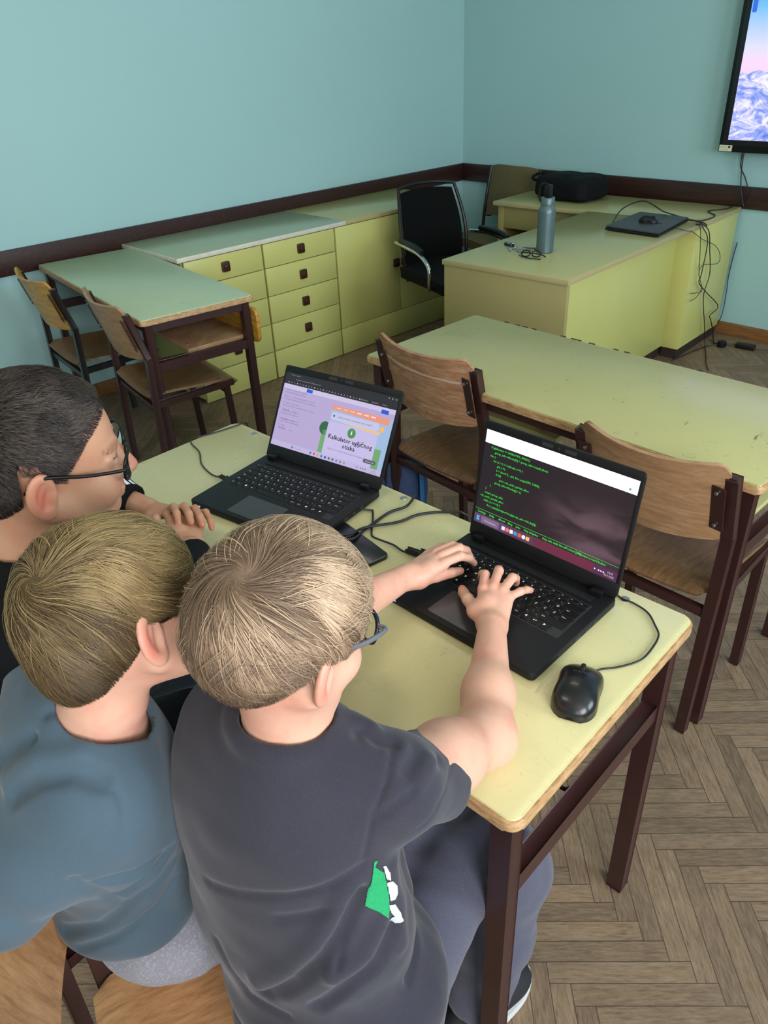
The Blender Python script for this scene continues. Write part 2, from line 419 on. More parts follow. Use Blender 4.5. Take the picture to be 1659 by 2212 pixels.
# ------------------------------------------------------------------ sideboard along the left wall
def sideboard():
    D = 0.562
    def unit(label, y0, y1, z0=0.0):
        t = thing('sideboard_cabinet', label, 'cabinet', (0.03, y0, 0), 0, 'built-in cabinets along the left wall'); L = y1-y0
        b = MB(); b.box(0, 0, 0.02, D-.02, L, .753, 0.002); b.build('body', M['yellow'], t)
        MB().box(D-.02, .004, .004, D+.001, L-.004, .162, 0.0015).build('plinth', M['yellow'], t)
        return t, L
    def knob(par, y, z, px=D+.02):
        k = MB(); k.prism(rrect(-.024, -.026, .024, .026, .008, 3), 0, .012, .003)
        k.prism([(.013*math.cos(a*PI/8), .013*math.sin(a*PI/8)) for a in range(16)], .01, .02, .003)
        return k.build('knob', M['knob'], par, loc=(px, y, z), rot=(PI/2, 0, PI/2))
    rows = [(.628, .752), (.476, .624), (.326, .472), (.168, .322)]
    for lab, y0, y1 in (('yellow four-drawer cabinet under the worktop, partly behind the mint-topped desk', -2.775, -2.297),
                        ('yellow four-drawer cabinet with four square brown knobs, beside the cupboard doors', -2.293, -1.79)):
        t, L = unit(lab, y0, y1)
        for a, c in rows:
            d = MB().box(D-.018, .004, a, D+.002, L-.004, c, .0015).build('drawer', M['yellow'], t)
            knob(d, L/2, (a+c)/2, D+.002)
    t, L = unit('yellow two-door cupboard with paired square brown knobs behind the office chair', -1.786, -0.76)
    for a, c, ky in ((.004, L/2-.002, L/2-.035), (L/2+.002, L-.004, L/2+.035)):
        d = MB().box(D-.018, a, .166, D+.002, c, .752, .0015).build('door', M['yellow'], t)
        knob(d, ky, .467, D+.002)
    for lab, y0, y1, m in (('grey-green worktop slab with chipped white front edge on the drawer cabinets', -2.80, -1.70, 'ctop'),
                           ('yellow-green worktop slab on the cupboard, ending behind the office chair', -1.695, -0.74, 'tdesk')):
        t = thing('worktop', lab, 'worktop', (0.025, y0, 0.756), 0); L = y1-y0
        MB().box(0, 0, 0, .565, L, .022, .001).build('slab', M[m], t)
        e = MB().box(.565, 0, 0, .571, L, .022, .001); e.box(0, -.005, 0, .571, 0, .022, .001)
        e.build('edge_strip', M['white_edge' if m == 'ctop' else 'edge2'], t)
sideboard()

# ------------------------------------------------------------------ school desks (steel frame, laminate top)
def school_desk(label, loc, rz, W, Dp, top, shelves, shelf_mat, modesty=None, hook=None, cr=.010):
    """origin: near right corner on the floor, -x along the long side, +y to the far side"""
    t = thing('school_desk', label, 'desk', loc, rz); H = 0.767
    MB().prism(rrect(-W+.004, .004, -.004, Dp-.004, max(cr-.003, .004), 6), H-.012, H, .0015).build('tabletop', top, t)
    MB().prism(rrect(-W, 0, 0, Dp, cr, 8), H-.024, H-.003, .005, seg=3).build('edge_band', M['edge'], t)
    s = .030; i = .018
    fr = MB()
    for y in (i+s/2, Dp-i-s/2): fr.bar((-W+i+s, y, H-.042), (-i-s, y, H-.042), s*.8, s, bev=.002)
    for x in (-W+i+s/2, -i-s/2): fr.bar((x, i+s, H-.042), (x, Dp-i-s, H-.042), s*.8, s, bev=.002)
    fr.build('top_frame', M['steel'], t)
    for x in (-W+i+s/2, -i-s/2):
        for y in (i+s/2, Dp-i-s/2):
            MB().bar((x, y, 0.003), (x, y, H-.025), s, s, (0, 1, 0), .0025).build('leg', M['steel'], t)
        c = MB().bar((x, i+s, .563), (x, Dp-i-s, .563), .028, .034, bev=.002).build('crossbar', M['steel'], t)
        if hook is not None and x > -.2:
            h = MB(); y = hook
            h.tube(smoothline([(x-.014, y, .565), (x-.030, y, .548), (x-.045, y, .56), (x-.05, y, .60)], 5), .004, 6)
            h.box(x-.056, y-.010, .592, x-.046, y+.010, .632, .002)
            h.build('bag_hook', M['steel'], c)
    for (a, b_) in shelves:
        sh = MB().box(a, .19, .581, b_, .19+.28, .597, .002).build('shelf', shelf_mat, t)
        for xx in (a+.06, b_-.06): MB().lathe([(.006, 0), (.006, .002), (.002, .003)], 10, (xx, .215, .597)).build('bolt', M['bolt'], sh)
    if modesty:
        a, b_, z0, z1 = modesty
        m = Matrix(((1, 0, 0, 0), (0, 0, -1, Dp-.012), (0, 1, 0, 0), (0, 0, 0, 1)))
        MB().prism(rrect(a, z0, b_, z1, .03, 5), -.016, 0, .003, mat=m).build('modesty_panel', M['ply_yellow'], t)
    for sx, sy in ((-W+.10, Dp-.02), (-.13, Dp-.03), (-W*.51, Dp-.018)):
        pass
    return t
FA = 0.0522; FO = Vector((3.7021, -4.1466, 0))
FM = Matrix.Translation(FO) @ Matrix.Rotation(FA, 4, 'Z')
def F(p): return FM @ Vector(p)
fd = school_desk('pale yellow-green school desk in front, carrying both open laptops and the boys\' hands', FO, FA, 1.287, 0.538, M['desk'], [(-.60, -.10), (-1.2, -.68)], M['ply'], None, 0.25, .02)
for sx, sy in ((-1.188, .52), (-.658, .52), (-.118, .508)):
    MB().lathe([(.008, .7665), (.008, .768), (.005, .7688), (.001, .7682)], 14, (sx, sy, 0)).build('screw', M['bolt'], fd)
md = school_desk('green scratched school desk standing before the teacher desk', (2.28+1.287, -3.097-.0085, 0), -0.0066, 1.287, 0.546, M['desk2'], [(-1.25, -.66), (-.55, -.06)], M['desk2'])
ld = school_desk('mint-green-topped school desk pushed against the left wall', (1.3409, -3.4058, 0), -0.1005, 1.30, 0.495, M['desk3'], [(-.52, -.05), (-1.2, -.7)], M['ply'], (-1.2, .02, .565, .71))
# chips along the far edge of the green desk and ink drawings are carried by dark worn nicks
ch = MB(); rr = random.Random(3)
for x in (-1.14, -1.09, -1.06, -1.02, -.90, -.86, -.84, -.79, -.70, -.66, -.5, -.42):
    ch.prism([(x+rr.uniform(.008, .014)*math.cos(a), .5465+.004*math.sin(a)) for a in np.linspace(0, 2*PI, 9)[:-1]], .7655, .7678)
ch.build('chipped_nick', M['kick'], md)

# ------------------------------------------------------------------ school chairs
def school_chair(label, loc, rz, w=.41, ztop=.80, seatm='ply_seat', backm='ply', steel='steel', group=None, lean=.03, depth=.38, zseat=.45):
    """origin floor centre under rear legs line, +y = forward"""
    t = thing('school_chair', label, 'chair', loc, rz, group)
    s = .024; hw = w/2-s/2; m = M[steel]; zb = zseat+.17
    for sx in (-1, 1):
        b = MB(); b.bar((sx*hw, 0, .003), (sx*hw, .02, zb), s, s, (0, 1, 0)); b.bar((sx*hw, .02, zb-.002), (sx*hw, .02-lean-.02, ztop), s, s, (0, 1, 0))
        b.mi = 1; b.box(sx*hw-s*.33, .02-lean-.02-s*.33, ztop-.001, sx*hw+s*.33, .02-lean-.02+s*.33, ztop+.0008)  # dark cap on the post top, painting the shade inside the open tube
        b.build('leg', [m, M['kick']], t)
        MB().bar((sx*(hw-.01), depth-.03, .003), (sx*(hw-.01), depth-.05, zseat-.03), s*.9, s*.9, (0, 1, 0)).build('leg', m, t)
    f = MB()
    f.bar((-hw, .016, zseat-.055), (hw, .016, zseat-.055), .02, .026)
    for sx in (-1, 1): f.bar((sx*(hw-.002), .02, zseat-.03), (sx*(hw-.01), depth-.02, zseat-.022), .02, .022)
    f.bar((-hw+.01, depth-.045, zseat-.06), (hw-.01, depth-.045, zseat-.06), .02, .02)
    f.build('seat_frame', m, t)
    sw = w-.045
    def seat(u, v):
        x = (u-.5)*sw*(1-.04*(1-v)); y = -.005+v*(depth+.02)
        edge = abs(u-.5)*2
        z = zseat+.004*math.cos(v*PI)-.012*math.sin(v*PI)*(1-edge*edge) + (.012*edge**2)*(1-v) - (max(0, v-.86)/.14)**2*.028 - (max(0, .1-v)/.1)**2*.012
        if edge > .9:  # rounded corners
            k = (edge-.9)/.1; y = y + (.02*k*k*(1 if v < .5 else -1)*(abs(v-.5)*2)**6)
        return (x, y, z)
    so = MB().grid(seat, 22, 22, .010).build('seat', M[seatm], t, 0.9)
    for sx in (-1, 1):
        for yy in (.06, depth-.07):
            sb = MB(); sb.lathe([(.006, 0), (.006, .0015), (.003, .003)], 10, (sx*(sw/2-.02), yy, seat(.5+sx*.44, yy/(depth+.02))[2]+.000))
            sb.build('bolt', M['bolt'], so)
    # backrest: plywood curved around a vertical axis, taller at the ends' top corners
    bw = w-.028; zt = ztop+.035; zl = ztop-.185
    yb = lambda z: .02-(z-zb)/(ztop-zb)*(lean+.02)
    def back(u, v):
        e = (u-.5)*2; x = e*bw/2*(1-.01*v)
        z = zl+(zt-zl)*v
        z += (.018*e**2 if False else 0) - .030*(1-e*e)*(v) * 0.55 - .035*(1-e*e)*(1-v)*.6 + .0
        k = max(0, (abs(e)-.88)/.12)
        z -= k*k*.028*(max(0, v-.5)*2)**2; z += k*k*.024*(max(0, .5-v)*2)**2
        y = yb(z)-.012-.046*(1-e*e)+.006
        return (x, y, z)
    MB().grid(back, 28, 14, .010).build('backrest', M[backm], t, 0.9)
    for sx in (-1, 1):
        br = MB(); y0 = yb(ztop-.02); y1 = yb(ztop-.15)
        mm = Matrix(((1, 0, 0, sx*(hw-s*.5-.012)), (0, 0, 1, 0), (0, 1, 0, 0), (0, 0, 0, 1)))
        def pl(u, v): 
            z = ztop-.025-.125*v; return (sx*(hw-.006)-sx*.032*u, yb(z)-.026+.004*u-.001, z)
        br.grid(pl, 3, 6, .003)
        bo = br.build('bracket', m, t)
        for z in (ztop-.04, ztop-.135):
            bb = MB(); bb.lathe([(.0045, -.003), (.0045, .003), (.002, .0045)], 10)
            for v in bb.last: v.co = Vector((v.co.x+sx*(hw-.024), yb(z)-.028-v.co.z, v.co.y+z))
            bb.build('bolt', M['bolt'], bo)
    return t
fr = lambda x, y: tuple(F((x, y, 0)))
school_chair('worn plywood chair with a scribbled, torn backrest behind the two laptops', fr(-1.085, 1.13), FA-.10, .43, .835, 'ply_seat', 'ply_worn')
school_chair('plywood school chair behind the right laptop, at the green desk', fr(-.312, 1.03), FA-.05, .405, .80, 'ply_seat', 'ply')
school_chair('wooden school chair nearest the viewer at the mint-topped desk', (1.115, -3.395, 0), -.13, .47, .80, 'ply_seat', 'ply')
school_chair('black-framed school chair with a yellow backrest by the left wall', (0.50, -3.43, 0), -.08, .47, .80, 'ply_seat', 'ply_yellow', 'blacksteel')

# ------------------------------------------------------------------ laptops
KROWS = [  # (y from the rear of the keyboard, height, [(label, width units)...])
    (0, .6, [('Esc', 1)]+[('F%d' % k, 1) for k in range(1, 13)]+[('Prt', 1), ('Del', 1)]),
    (1, 1, [('¸', 1)]+[(c, 1) for c in '1234567890']+[("'", 1), ('+', 1), ('←', 2)]),
    (2, 1, [('Tab', 1.5)]+[(c, 1) for c in 'QWERTZUIOPŠĐ']+[('↵', 1.5)]),
    (3, 1, [('Caps', 1.75)]+[(c, 1) for c in 'ASDFGHJKLČĆŽ']+[('Enter', 1.25)]),
    (4, 1, [('Shift', 1.25), ('<', 1)]+[(c, 1) for c in 'YXCVBNM,.-']+[('Shift', 2.75)]),
    (5, 1, [('Ctrl', 1), ('Fn', 1), ('■', 1), ('Alt', 1), ('', 5), ('AltGr', 1), ('Ctrl', 1), ('◄', 1), ('▲▼', 1), ('►', 1)])]
class Screen(MB):
    """flat picture built of patches; x right 0..W, y down 0..H in display units, lifted in tiny layers"""
    def __init__(s, W, H): super().__init__(); s.W = W; s.H = H; s.mats = []; s.names = {}
    def col(s, c, k=1.0):
        key = (tuple(c), k)
        if key not in s.names:
            s.names[key] = len(s.mats); s.mats.append(emit('screen_%d_%d_%d' % tuple(c), c, k))
        s.mi = s.names[key]
    def rect(s, x0, y0, x1, y1, c, layer=1, k=1.0):
        s.col(c, k); n0 = len(s.bm.faces); z = layer*.00012
        vs = [s.bm.verts.new((x, -y, z)) for x, y in ((x0, y0), (x0, y1), (x1, y1), (x1, y0))]
        f = s.bm.faces.new(vs); f.material_index = s.mi; return s
    def poly(s, pts, c, layer=1, k=1.0):
        s.col(c, k)
        f = s.bm.faces.new([s.bm.verts.new((x, -y, layer*.00012)) for x, y in pts][::-1]); f.material_index = s.mi
    def disc(s, cx, cy, r, c, layer=1, k=1.0):
        s.poly([(cx+r*math.cos(a), cy+r*math.sin(a)) for a in np.linspace(0, 2*PI, 21)[:-1]], c, layer, k)
    def txt(s, t, x, y, size, c, layer=3, k=1.0, align='LEFT', bold=0):
        s.col(c, k); s.text(t, x, -y, size, z=layer*.00012, align=align)
        if bold: s.text(t, x+bold, -y, size, z=layer*.00012, align=align)
def fill_rand(n, seed):
    r = random.Random(seed); return ''.join(r.choice('aeioustrnkmlpdjvz') if r.random() > .16 else ' ' for _ in range(n))
def laptop(label, x, y, rot, W, D, LH, la, content, screen_glow):
    """x,y local desk coords of the base's front right corner; la lid tilt beyond vertical"""
    p = F((x, y, .767)); t = thing('laptop', label, 'laptop', p, FA+rot)
    b = MB(); b.prism(rrect(-W, 0, 0, D, .010, 4), .003, .0185, .002)
    b.mi = 1
    for k, (yy, ww) in enumerate(((.12, .014), (.15, .010), (.175, .012), (.07, .007))): b.box(-.0004, yy, .008, .0006, yy+ww, .0135)
    b.mi = 2; b.box(-W+.03, -.0006, .009, -W+.033, .0003, .012)
    base = b.build('base', [M['blackmatte'], M['ink'], emit('power_led_blue', (90, 120, 255), 3.0)], t)
    tp = MB().prism(rrect(-W/2-.058-.008, .012, -W/2+.058-.008, .084, .004, 3), .0184, .0188).build('touchpad', M['touch'], t)
    sp = MB()
    sp.box(-W+.03, D-.042, .0184, -.03, D-.024, .0200, .0006)
    sp.mi = 1
    for k in range(int((W-.09)/.0021)):
        for j in range(5): 
            xx = -W+.045+k*.0021
            f = sp.bm.faces.new([sp.bm.verts.new((xx+a, D-.039+j*.0026+c, .02015)) for a, c in ((0, 0), (.0011, 0), (.0011, .0012), (0, .0012))]); f.material_index = 1
    sp.build('speaker_grille', [M['blackmatte'], M['ink']], t)
    kx0, kw = -W+.022, (W-.044)
    u = kw/15.0; ytop = D-.052; pitch = .0186; g = .0012
    kb = MB().box(kx0-.002, ytop-pitch*5.72, .0175, kx0+kw+.002, ytop+.002, .0187).build('keyboard_deck', M['ink'], t)
    for r, h, ks in KROWS:
        yt = ytop-(0 if r == 0 else pitch*.62+(r-1)*pitch*1.0); hh = pitch*h; xx = kx0
        for lb, wd in ks:
            k = MB(); w_ = wd*u
            k.box(-w_/2+g/1, -hh/2+g/1, 0, w_/2-g, hh/2-g, .0016, .0005, 1)
            k.mi = 1
            if lb:
                sz = .0062 if len(lb) == 1 else .0038
                k.text(lb, -w_/2+.0030 if len(lb) == 1 else -w_/2+.0022, .0008 if h == 1 else -.001, sz if h == 1 else .0028, z=.00168)
                if len(lb) == 1 and r < 5 and lb in '1234567890QWEVBNMŠĐČĆŽ,.-+':
                    k.text(';' if lb.isalpha() else '"', w_/2-.006, -.0062, .0052, z=.00168)
            k.build('key', [M['key'], M['legend']], kb, loc=(xx+w_/2, yt-hh/2, .0187))
            xx += w_
    # hinges and lid
    hz = D-.006
    for sx in (-W+.032, -.032):
        h = MB(); h.prism([(-.011, 0), (.011, 0), (.009, .016), (-.009, .016)], 0, .013, .002)
        h.build('hinge', M['black'], t, loc=(sx, hz-.016, .0175))
    L = Matrix.Translation((0, hz, .0185)) @ Matrix.Rotation(-la, 4, 'X')   # lid frame: x, z up the lid, -y faces user
    lid = MB(); m = Matrix(((1, 0, 0, 0), (0, 0, 1, 0), (0, 1, 0, 0), (0, 0, 0, 1)))
    lid.prism(rrect(-W, 0, 0, LH, .008, 4), 0, .006, .0015, mat=m)
    lo = lid.build('lid', M['black'], t); lo.matrix_local = L
    bz = MB(); bx0, bx1, bz0, bz1 = -W+.007, -.007, .030, LH-.016
    def fr_(x0, z0, x1, z1): bz.box(x0, -.0012, z0, x1, .0002, z1, .0004)
    fr_(-W+.0015, .0015, -.0015, bz0); fr_(-W+.0015, bz1, -.0015, LH-.0015); fr_(-W+.0015, bz0, bx0, bz1); fr_(bx1, bz0, -.0015, bz1)
    bz.mi = 1; bz.lathe([(.0022, 0), (.0022, .0004), (.0006, .0005)], 12)
    for v in bz.last: v.co = Vector((v.co.x-W/2, -.0012-v.co.z, v.co.y+LH-.008))
    bz.box(-W/2-.035, -.0014, LH-.0115, -W/2-.012, -.001, LH-.0045); bz.box(-W/2+.012, -.0014, LH-.0115, -W/2+.035, -.001, LH-.0045)
    ml = Matrix(((1, 0, 0, 0), (0, 0, -1, 0), (0, 1, 0, 0), (0, 0, 0, 1)))
    bz.mi = 2; bz.text('acer', -W/2-.014, .011, .013, mat=ml, z=.0014)
    bz.build('bezel', [M['blackmatte'], M['ink'], M['key']], lo)
    SW, SH = bx1-bx0, bz1-bz0
    s = Screen(SW, SH); content(s, SW, SH)
    me_o = s.build('display', s.mats, lo, 'raw')
    me_o.matrix_local = Matrix(((1, 0, 0, bx0), (0, 0, -1, -.0002), (0, 1, 0, bz1), (0, 0, 0, 1)))
    return t
def terminal(s, W, H):
    s.rect(0, 0, W, H, (34, 24, 34), 0)
    # soft purple cloud seen through the transparent terminal: stacked pale blotches
    m, nt, b = new_mat('terminal_backdrop'); t = NT(nt); co = t.coord()
    n = t.noise(t.scale(co, (6, 16, 1)), 1.6, 2, 0.4, 0.5)
    sp = t.n('ShaderNodeSeparateXYZ'); t.link(co, sp.inputs[0])
    g = t.m('MULTIPLY', t.ramp_f(sp.outputs[0], W*.35, W*.8), t.ramp_f(t.m('MULTIPLY', sp.outputs[1], -1), H*.25, H*.6))
    c = t.mix(t.m('MULTIPLY', t.ramp_f(n, 0.4, 0.66), g), rgb((34, 24, 33)), rgb((98, 74, 86)))
    b.inputs['Base Color'].default_value = (.01, .01, .01, 1); t.link(c, b.inputs['Emission Color']); b.inputs['Emission Strength'].default_value = 1.0
    b.inputs['Roughness'].default_value = .35
    s.mats[0] = m
    s.rect(0, 0, W, H*.135, (255, 255, 255), 1, 1.35)
    s.txt('✕', W*.03, H*.045, .004, (60, 60, 60)); s.txt('‹', W*.01, H*.125, .005, (60, 60, 60)); s.disc(W*.955, H*.10, .0022, (120, 170, 140), 2)
    g = (60, 215, 70)
    L = [(.05, 'if (gidsetsize <= NGROUPS_SMALL)'), (.08, 'group_info->blocks[0] = group_info->small_block;'), (.05, 'else {'), (.08, 'for (i = 0; i < nblocks; i++) {'),
         (.11, 'gid_t *b;'), (.11, 'b = (void *)__get_free_page(GFP_USER);'), (.11, 'if (!b)'), (.14, 'goto out_undo_partial_alloc;'), (.11, 'group_info->blocks[i] = b;'),
         (.08, '}'), (.05, '}'), (.05, 'return group_info;'), (.02, 'out_undo_partial_alloc:'), (.05, 'while (--i >= 0) {'), (.08, 'free_page((unsigned long)group_info->blocks[i]);')]
    y = H*.178
    for x, tx in L:
        s.txt(tx, W*x, y, .0058, g, 3, 1.1, bold=.0003); y += H*.0435
    s.rect(0, H*.845, W, H*.849, (80, 205, 90), 2)
    for x, tx in ((.02, 'Settings'), (.11, 'Help'), (.18, 'About'), (.25, 'Blog'), (.31, 'Jobs'), (.37, 'Play hrkydos'), (.50, 'Stay safe with NordProtect [Ad]'), (.74, 'Become a real Hacker')):
        s.txt(tx, W*x, H*.885, .0062, g, 3, 1.1, bold=.0004)
    s.rect(0, H*.90, W, H, (108, 42, 66), 1); s.rect(0, H*.90, W*.25, H, (92, 66, 104), 2); s.rect(W*.25, H*.90, W*.45, H, (92, 56, 84), 2); s.rect(W*.85, H*.90, W, H, (84, 44, 80), 2)
    s.rect(W*.055, H*.915, W*.19, H*.985, (128, 104, 138), 3); s.txt('Pretraživanje', W*.08, H*.962, .0052, (220, 215, 230), 4)
    for k, c in enumerate(((90, 190, 240), (70, 170, 235), (90, 190, 240), (70, 170, 235))): s.rect(W*(.02+.011*(k % 2)), H*(.925+.027*(k//2)), W*(.029+.011*(k % 2)), H*(.948+.027*(k//2)), c, 3, 1.2)
    for k, c in enumerate(((240, 230, 240), (235, 120, 110), (245, 240, 240), (60, 150, 225), (225, 90, 80), (225, 235, 250), (245, 190, 110))):
        s.disc(W*(.225+.030*k), H*.95, .0042, c, 3, 1.1) if k % 2 else s.rect(W*(.225+.03*k)-.0038, H*.95-.0038, W*(.225+.03*k)+.0038, H*.95+.0038, c, 3, 1.1)
    for x in (.86, .885, .90, .915): s.disc(W*x, H*.95, .0016, (240, 230, 240), 3)
    s.txt('14:05', W*.955, H*.943, .005, (245, 235, 245), 3, align='CENTER'); s.txt('22.5.2025.', W*.952, H*.975, .005, (245, 235, 245), 3, align='CENTER')
def browser(s, W, H):
    LV = (186, 170, 214)
    s.rect(0, 0, W, H, LV, 0, .95); s.rect(0, 0, W, H*.155, (34, 30, 38), 1)
    s.txt('Kalkulator ugljičnog', W*.05, H*.035, .0036, (150, 145, 160)); s.txt('docs.google.com/presentation/d/1f8sdg1wwcscyn0rb', W*.1, H*.085, .0036, (170, 165, 180))
    for k in range(26): s.disc(W*(.04+.027*k), H*.128, .0014, (150, 130, 150) if k % 3 else (205, 205, 210), 2)
    for k, tx in enumerate(('Preporučeno', 'Nova kartica', 'Postavke')): s.txt(tx, W*(.70+.09*k), H*.133, .0036, (190, 185, 195))
    for k in range(3): s.disc(W*(.92+.03*k), H*.03, .0012, (220, 220, 225), 2)
    s.rect(W*.005, H*.155, W*.995, H*.215, (204, 194, 226), 1)
    s.rect(W*.22, H*.165, W*.275, H*.21, (36, 84, 214), 2); s.rect(W*.885, H*.185, W*.945, H*.235, (36, 84, 214), 2)
    y = H*.24
    for ln in ((60, 58), (90, 91), (44, 87), (0, 1), (50, 51), (0, 1), (62, 63), (20, 21), (0, 1)):
        for q, n in enumerate(ln):
            if n < 2: continue
            s.txt(fill_rand(int(n*.62), n+q), W*.03, y, .0043, (96, 82, 128)); y += H*.034
        y += H*.02
    for yy in (.50, .63, .76): 
        for k in range(3): s.disc(W*(.05+.022*k), H*yy, .0022, (150, 135, 185), 2)
        s.txt('Odgovori', W*.13, H*yy+.001, .0038, (110, 95, 140))
    # slide on the right half
    x0 = .475
    s.rect(W*x0, H*.28, W, H*.93, (160, 186, 222), 1); s.poly([(W*x0, H*.28), (W*.97, H*.28), (W*.97, H*.365), (W*x0, H*.335)], (232, 150, 128), 2)
    for k in range(6): s.rect(W*(x0+.04+.06*k), H*.30, W*(x0+.08+.06*k), H*.315, (245, 190, 170) if k < 3 else (250, 225, 215), 3)
    s.poly([(a, b) for a, b in rrect(W*.485, H*.365, W*.90, H*.47, .006, 4)][::-1], (198, 196, 232), 3)
    s.txt('„Svaki postotak vode vrijedi i puno znači."', W*.54, H*.425, .0058, (60, 56, 80), 5); s.disc(W*.51, H*.415, .0025, (50, 60, 50), 5)
    s.disc(W*.925, H*.43, .0062, (236, 176, 96), 4, 1.1); s.poly([(W*.56, H*.47), (W*.92, H*.47), (W*.92, H*.505), (W*.80, H*.50)], (226, 196, 140), 4)
    s.poly([(a, b) for a, b in rrect(W*.475, H*.49, W*.905, H*.93, .008, 4)][::-1], (198, 188, 230), 3)
    s.rect(W*.435, H*.62, W*.475, H*.92, (112, 168, 112), 2); s.rect(W*.905, H*.68, W*.96, H*.93, (112, 166, 110), 2); s.disc(W*.455, H*.60, .016, (46, 100, 66), 2)
    s.disc(W*.69, H*.575, .0115, (74, 142, 82), 5); s.poly([(W*.69, H*.535), (W*.683, H*.585), (W*.69, H*.60), (W*.697, H*.585)], (225, 240, 225), 6, 1.1)
    s.txt('Kalkulator ugljičnog', W*.69, H*.71, .0155, (44, 38, 52), 5, align='CENTER', bold=.0007); s.txt('otiska', W*.69, H*.79, .0155, (44, 38, 52), 5, align='CENTER', bold=.0007)
    s.txt('Odgovorite na 7 jednostavnih pitanja i izračunajte utjecaj', W*.69, H*.845, .0050, (90, 80, 110), 5, align='CENTER')
    s.poly([(a, b) for a, b in rrect(W*.835, H*.835, W*.94, H*.885, .004, 4)][::-1], (92, 84, 106), 6); s.txt('Nastavi ovdje', W*.855, H*.868, .0044, (225, 220, 235), 8)
    s.rect(0, H*.93, W, H, (192, 180, 220), 4)
    for k, c in enumerate(((60, 120, 215), (215, 80, 70), (230, 150, 70), (90, 100, 200), (70, 70, 180), (60, 120, 60), (90, 80, 190), (160, 120, 190), (70, 160, 160), (200, 130, 140))):
        s.disc(W*(.38+.034*k), H*.965, .0030, c, 5)
    s.rect(W*.20, H*.95, W*.215, H*.98, (70, 120, 220), 5); s.txt('Pretraživanje', W*.235, H*.972, .004, (120, 100, 150), 5)
    for x in (.80, .83, .85, .87): s.disc(W*x, H*.965, .0014, (60, 50, 80), 5)
    s.txt('14:05', W*.94, H*.962, .0042, (70, 60, 90), 5, align='CENTER'); s.txt('22.5.2025.', W*.94, H*.985, .0042, (70, 60, 90), 5, align='CENTER')
laptop('black laptop being typed on, its screen full of green code lines', -.1255, .226, -.02, .326, .255, .236, .187, terminal, 1)
laptop('black laptop on the left of the front desk, screen showing a pale lilac web page', -.6662, .2408, .1377, .341, .2548, .2238, .509, browser, 1)

# ------------------------------------------------------------------ mouse on the front desk
def mouse(label, loc, rz, mat, L=.105, W=.066, H=.036, name=None, logo=None):
    t = thing('computer_mouse', label, 'mouse', loc, rz)
    def prof(u):  # half width along the length, u 0 rear .. 1 front
        return W/2*(1-.09*math.exp(-((u-.52)/.2)**2))*min(1, (1-abs(2*u-1)**3.2))**.42 if 0 < u < 1 else 0
    def sf(u, v):
        uu = .003+.994*(.5-.5*math.cos(PI*u)); y = (uu-.5)*L; hw = max(prof(uu), .0008); a = PI*v
        hh = H*(math.sin(PI*min(1, (uu**.78)))**.55)*(1-.12*uu) if 0 < uu < 1 else 0
        hh = max(hh, .001)
        x = hw*math.cos(a)*(1+.03*math.sin(a)); z = hh*abs(math.sin(a))**.62
        return (-x, y, z+.002)
    b = MB(); b.grid(sf, 40, 28, 0)
    b.mi = 0
    body = b.build('shell', mat, t, 1.2)
    MB().prism([(prof(.003+.994*u)*s_, ((.003+.994*u)-.5)*L) for s_, rng in ((1, np.linspace(.02, .98, 20)), (-1, np.linspace(.98, .02, 20))) for u in rng], .0, .004).build('base', M['black'], t)
    wz = H*.80
    wh = MB(); wh.lathe([(.009, -.0035), (.0105, -.002), (.0105, .002), (.009, .0035)], 20)
    o = wh.build('scroll_wheel', M['blackmatte'], t); o.location = (0, L*.24, H*.66); o.rotation_euler = (0, PI/2, 0)
    s = MB(); 
    sl = [sf(u, .5) for u in np.linspace(.62, .985, 12)]
    s.tube([Vector(p)+Vector((0, 0, .00005)) for p in sl], .0006, 6); s.build('button_gap', M['ink'], t)
    if logo:
        g = MB(); g.text(logo, 0, 0, .0072, align='CENTER', z=0)
        for v in g.bm.verts:
            yy = v.co.y+.012; uu = .5+yy/L; tt = math.acos(max(-.99, min(.99, 1-2*((uu-.003)/.994))))/PI
            hw = prof(uu); hh = sf(tt, .5)[2]
            k = max(0, 1-(v.co.x/hw)**2)
            v.co = Vector((v.co.x, yy, .002+(hh-.002)*k**.31+.0004))
        g.build('logo', M['greyprint'], t, 'raw')
    return t
mouse('glossy black wired mouse right of the code laptop', tuple(F((-.062, .253, .767))), FA+.33, M['gloss'], .118, .072, .038, logo='FUJITSU')
def cable(name, label, pts, r=.002, cat='cable', closed=False, extra=None, group=None):
    P = smoothline(pts, 6)
    if extra is None:
        o = MB().tube(P, r, 8).build(name, M['cable'], None, 1.2); return tag(o, label, cat, group)
    t = thing(name, label, cat, (0, 0, 0), 0, group); MB().tube(P, r, 8).build('wire', M['cable'], t, 1.2)
    for nm, mb in extra: mb.build(nm, M['black'], t)
    return t
FZ = lambda L, dz=0: [tuple(F((x, y, z+dz))) for x, y, z in L]
cable('mouse_cable', 'thin black mouse cord curving over the right end of the front desk', FZ([(-.078, .300, .776), (-.067, .306, .772), (-.06, .321, .771), (-.041, .346, .770), (-.024, .381, .770), (-.023, .418, .770), (-.029, .453, .770), (-.046, .474, .770), (-.07, .496, .770), (-.1, .504, .770), (-.122, .503, .770), (-.14, .508, .770), (-.175, .512, .771), (-.20, .51, .772)]), .0017)
def plug_box(c, d, L=.03, W=.012, H=.008):
    m = MB(); c = Vector(c); d = Vector(d).normalized(); m.bar(c-d*L*.5, c+d*L*.1, W*.55, H*.7, bev=.0015); m.bar(c+d*L*.05, c+d*L*.5, W, H, bev=.0015); return m
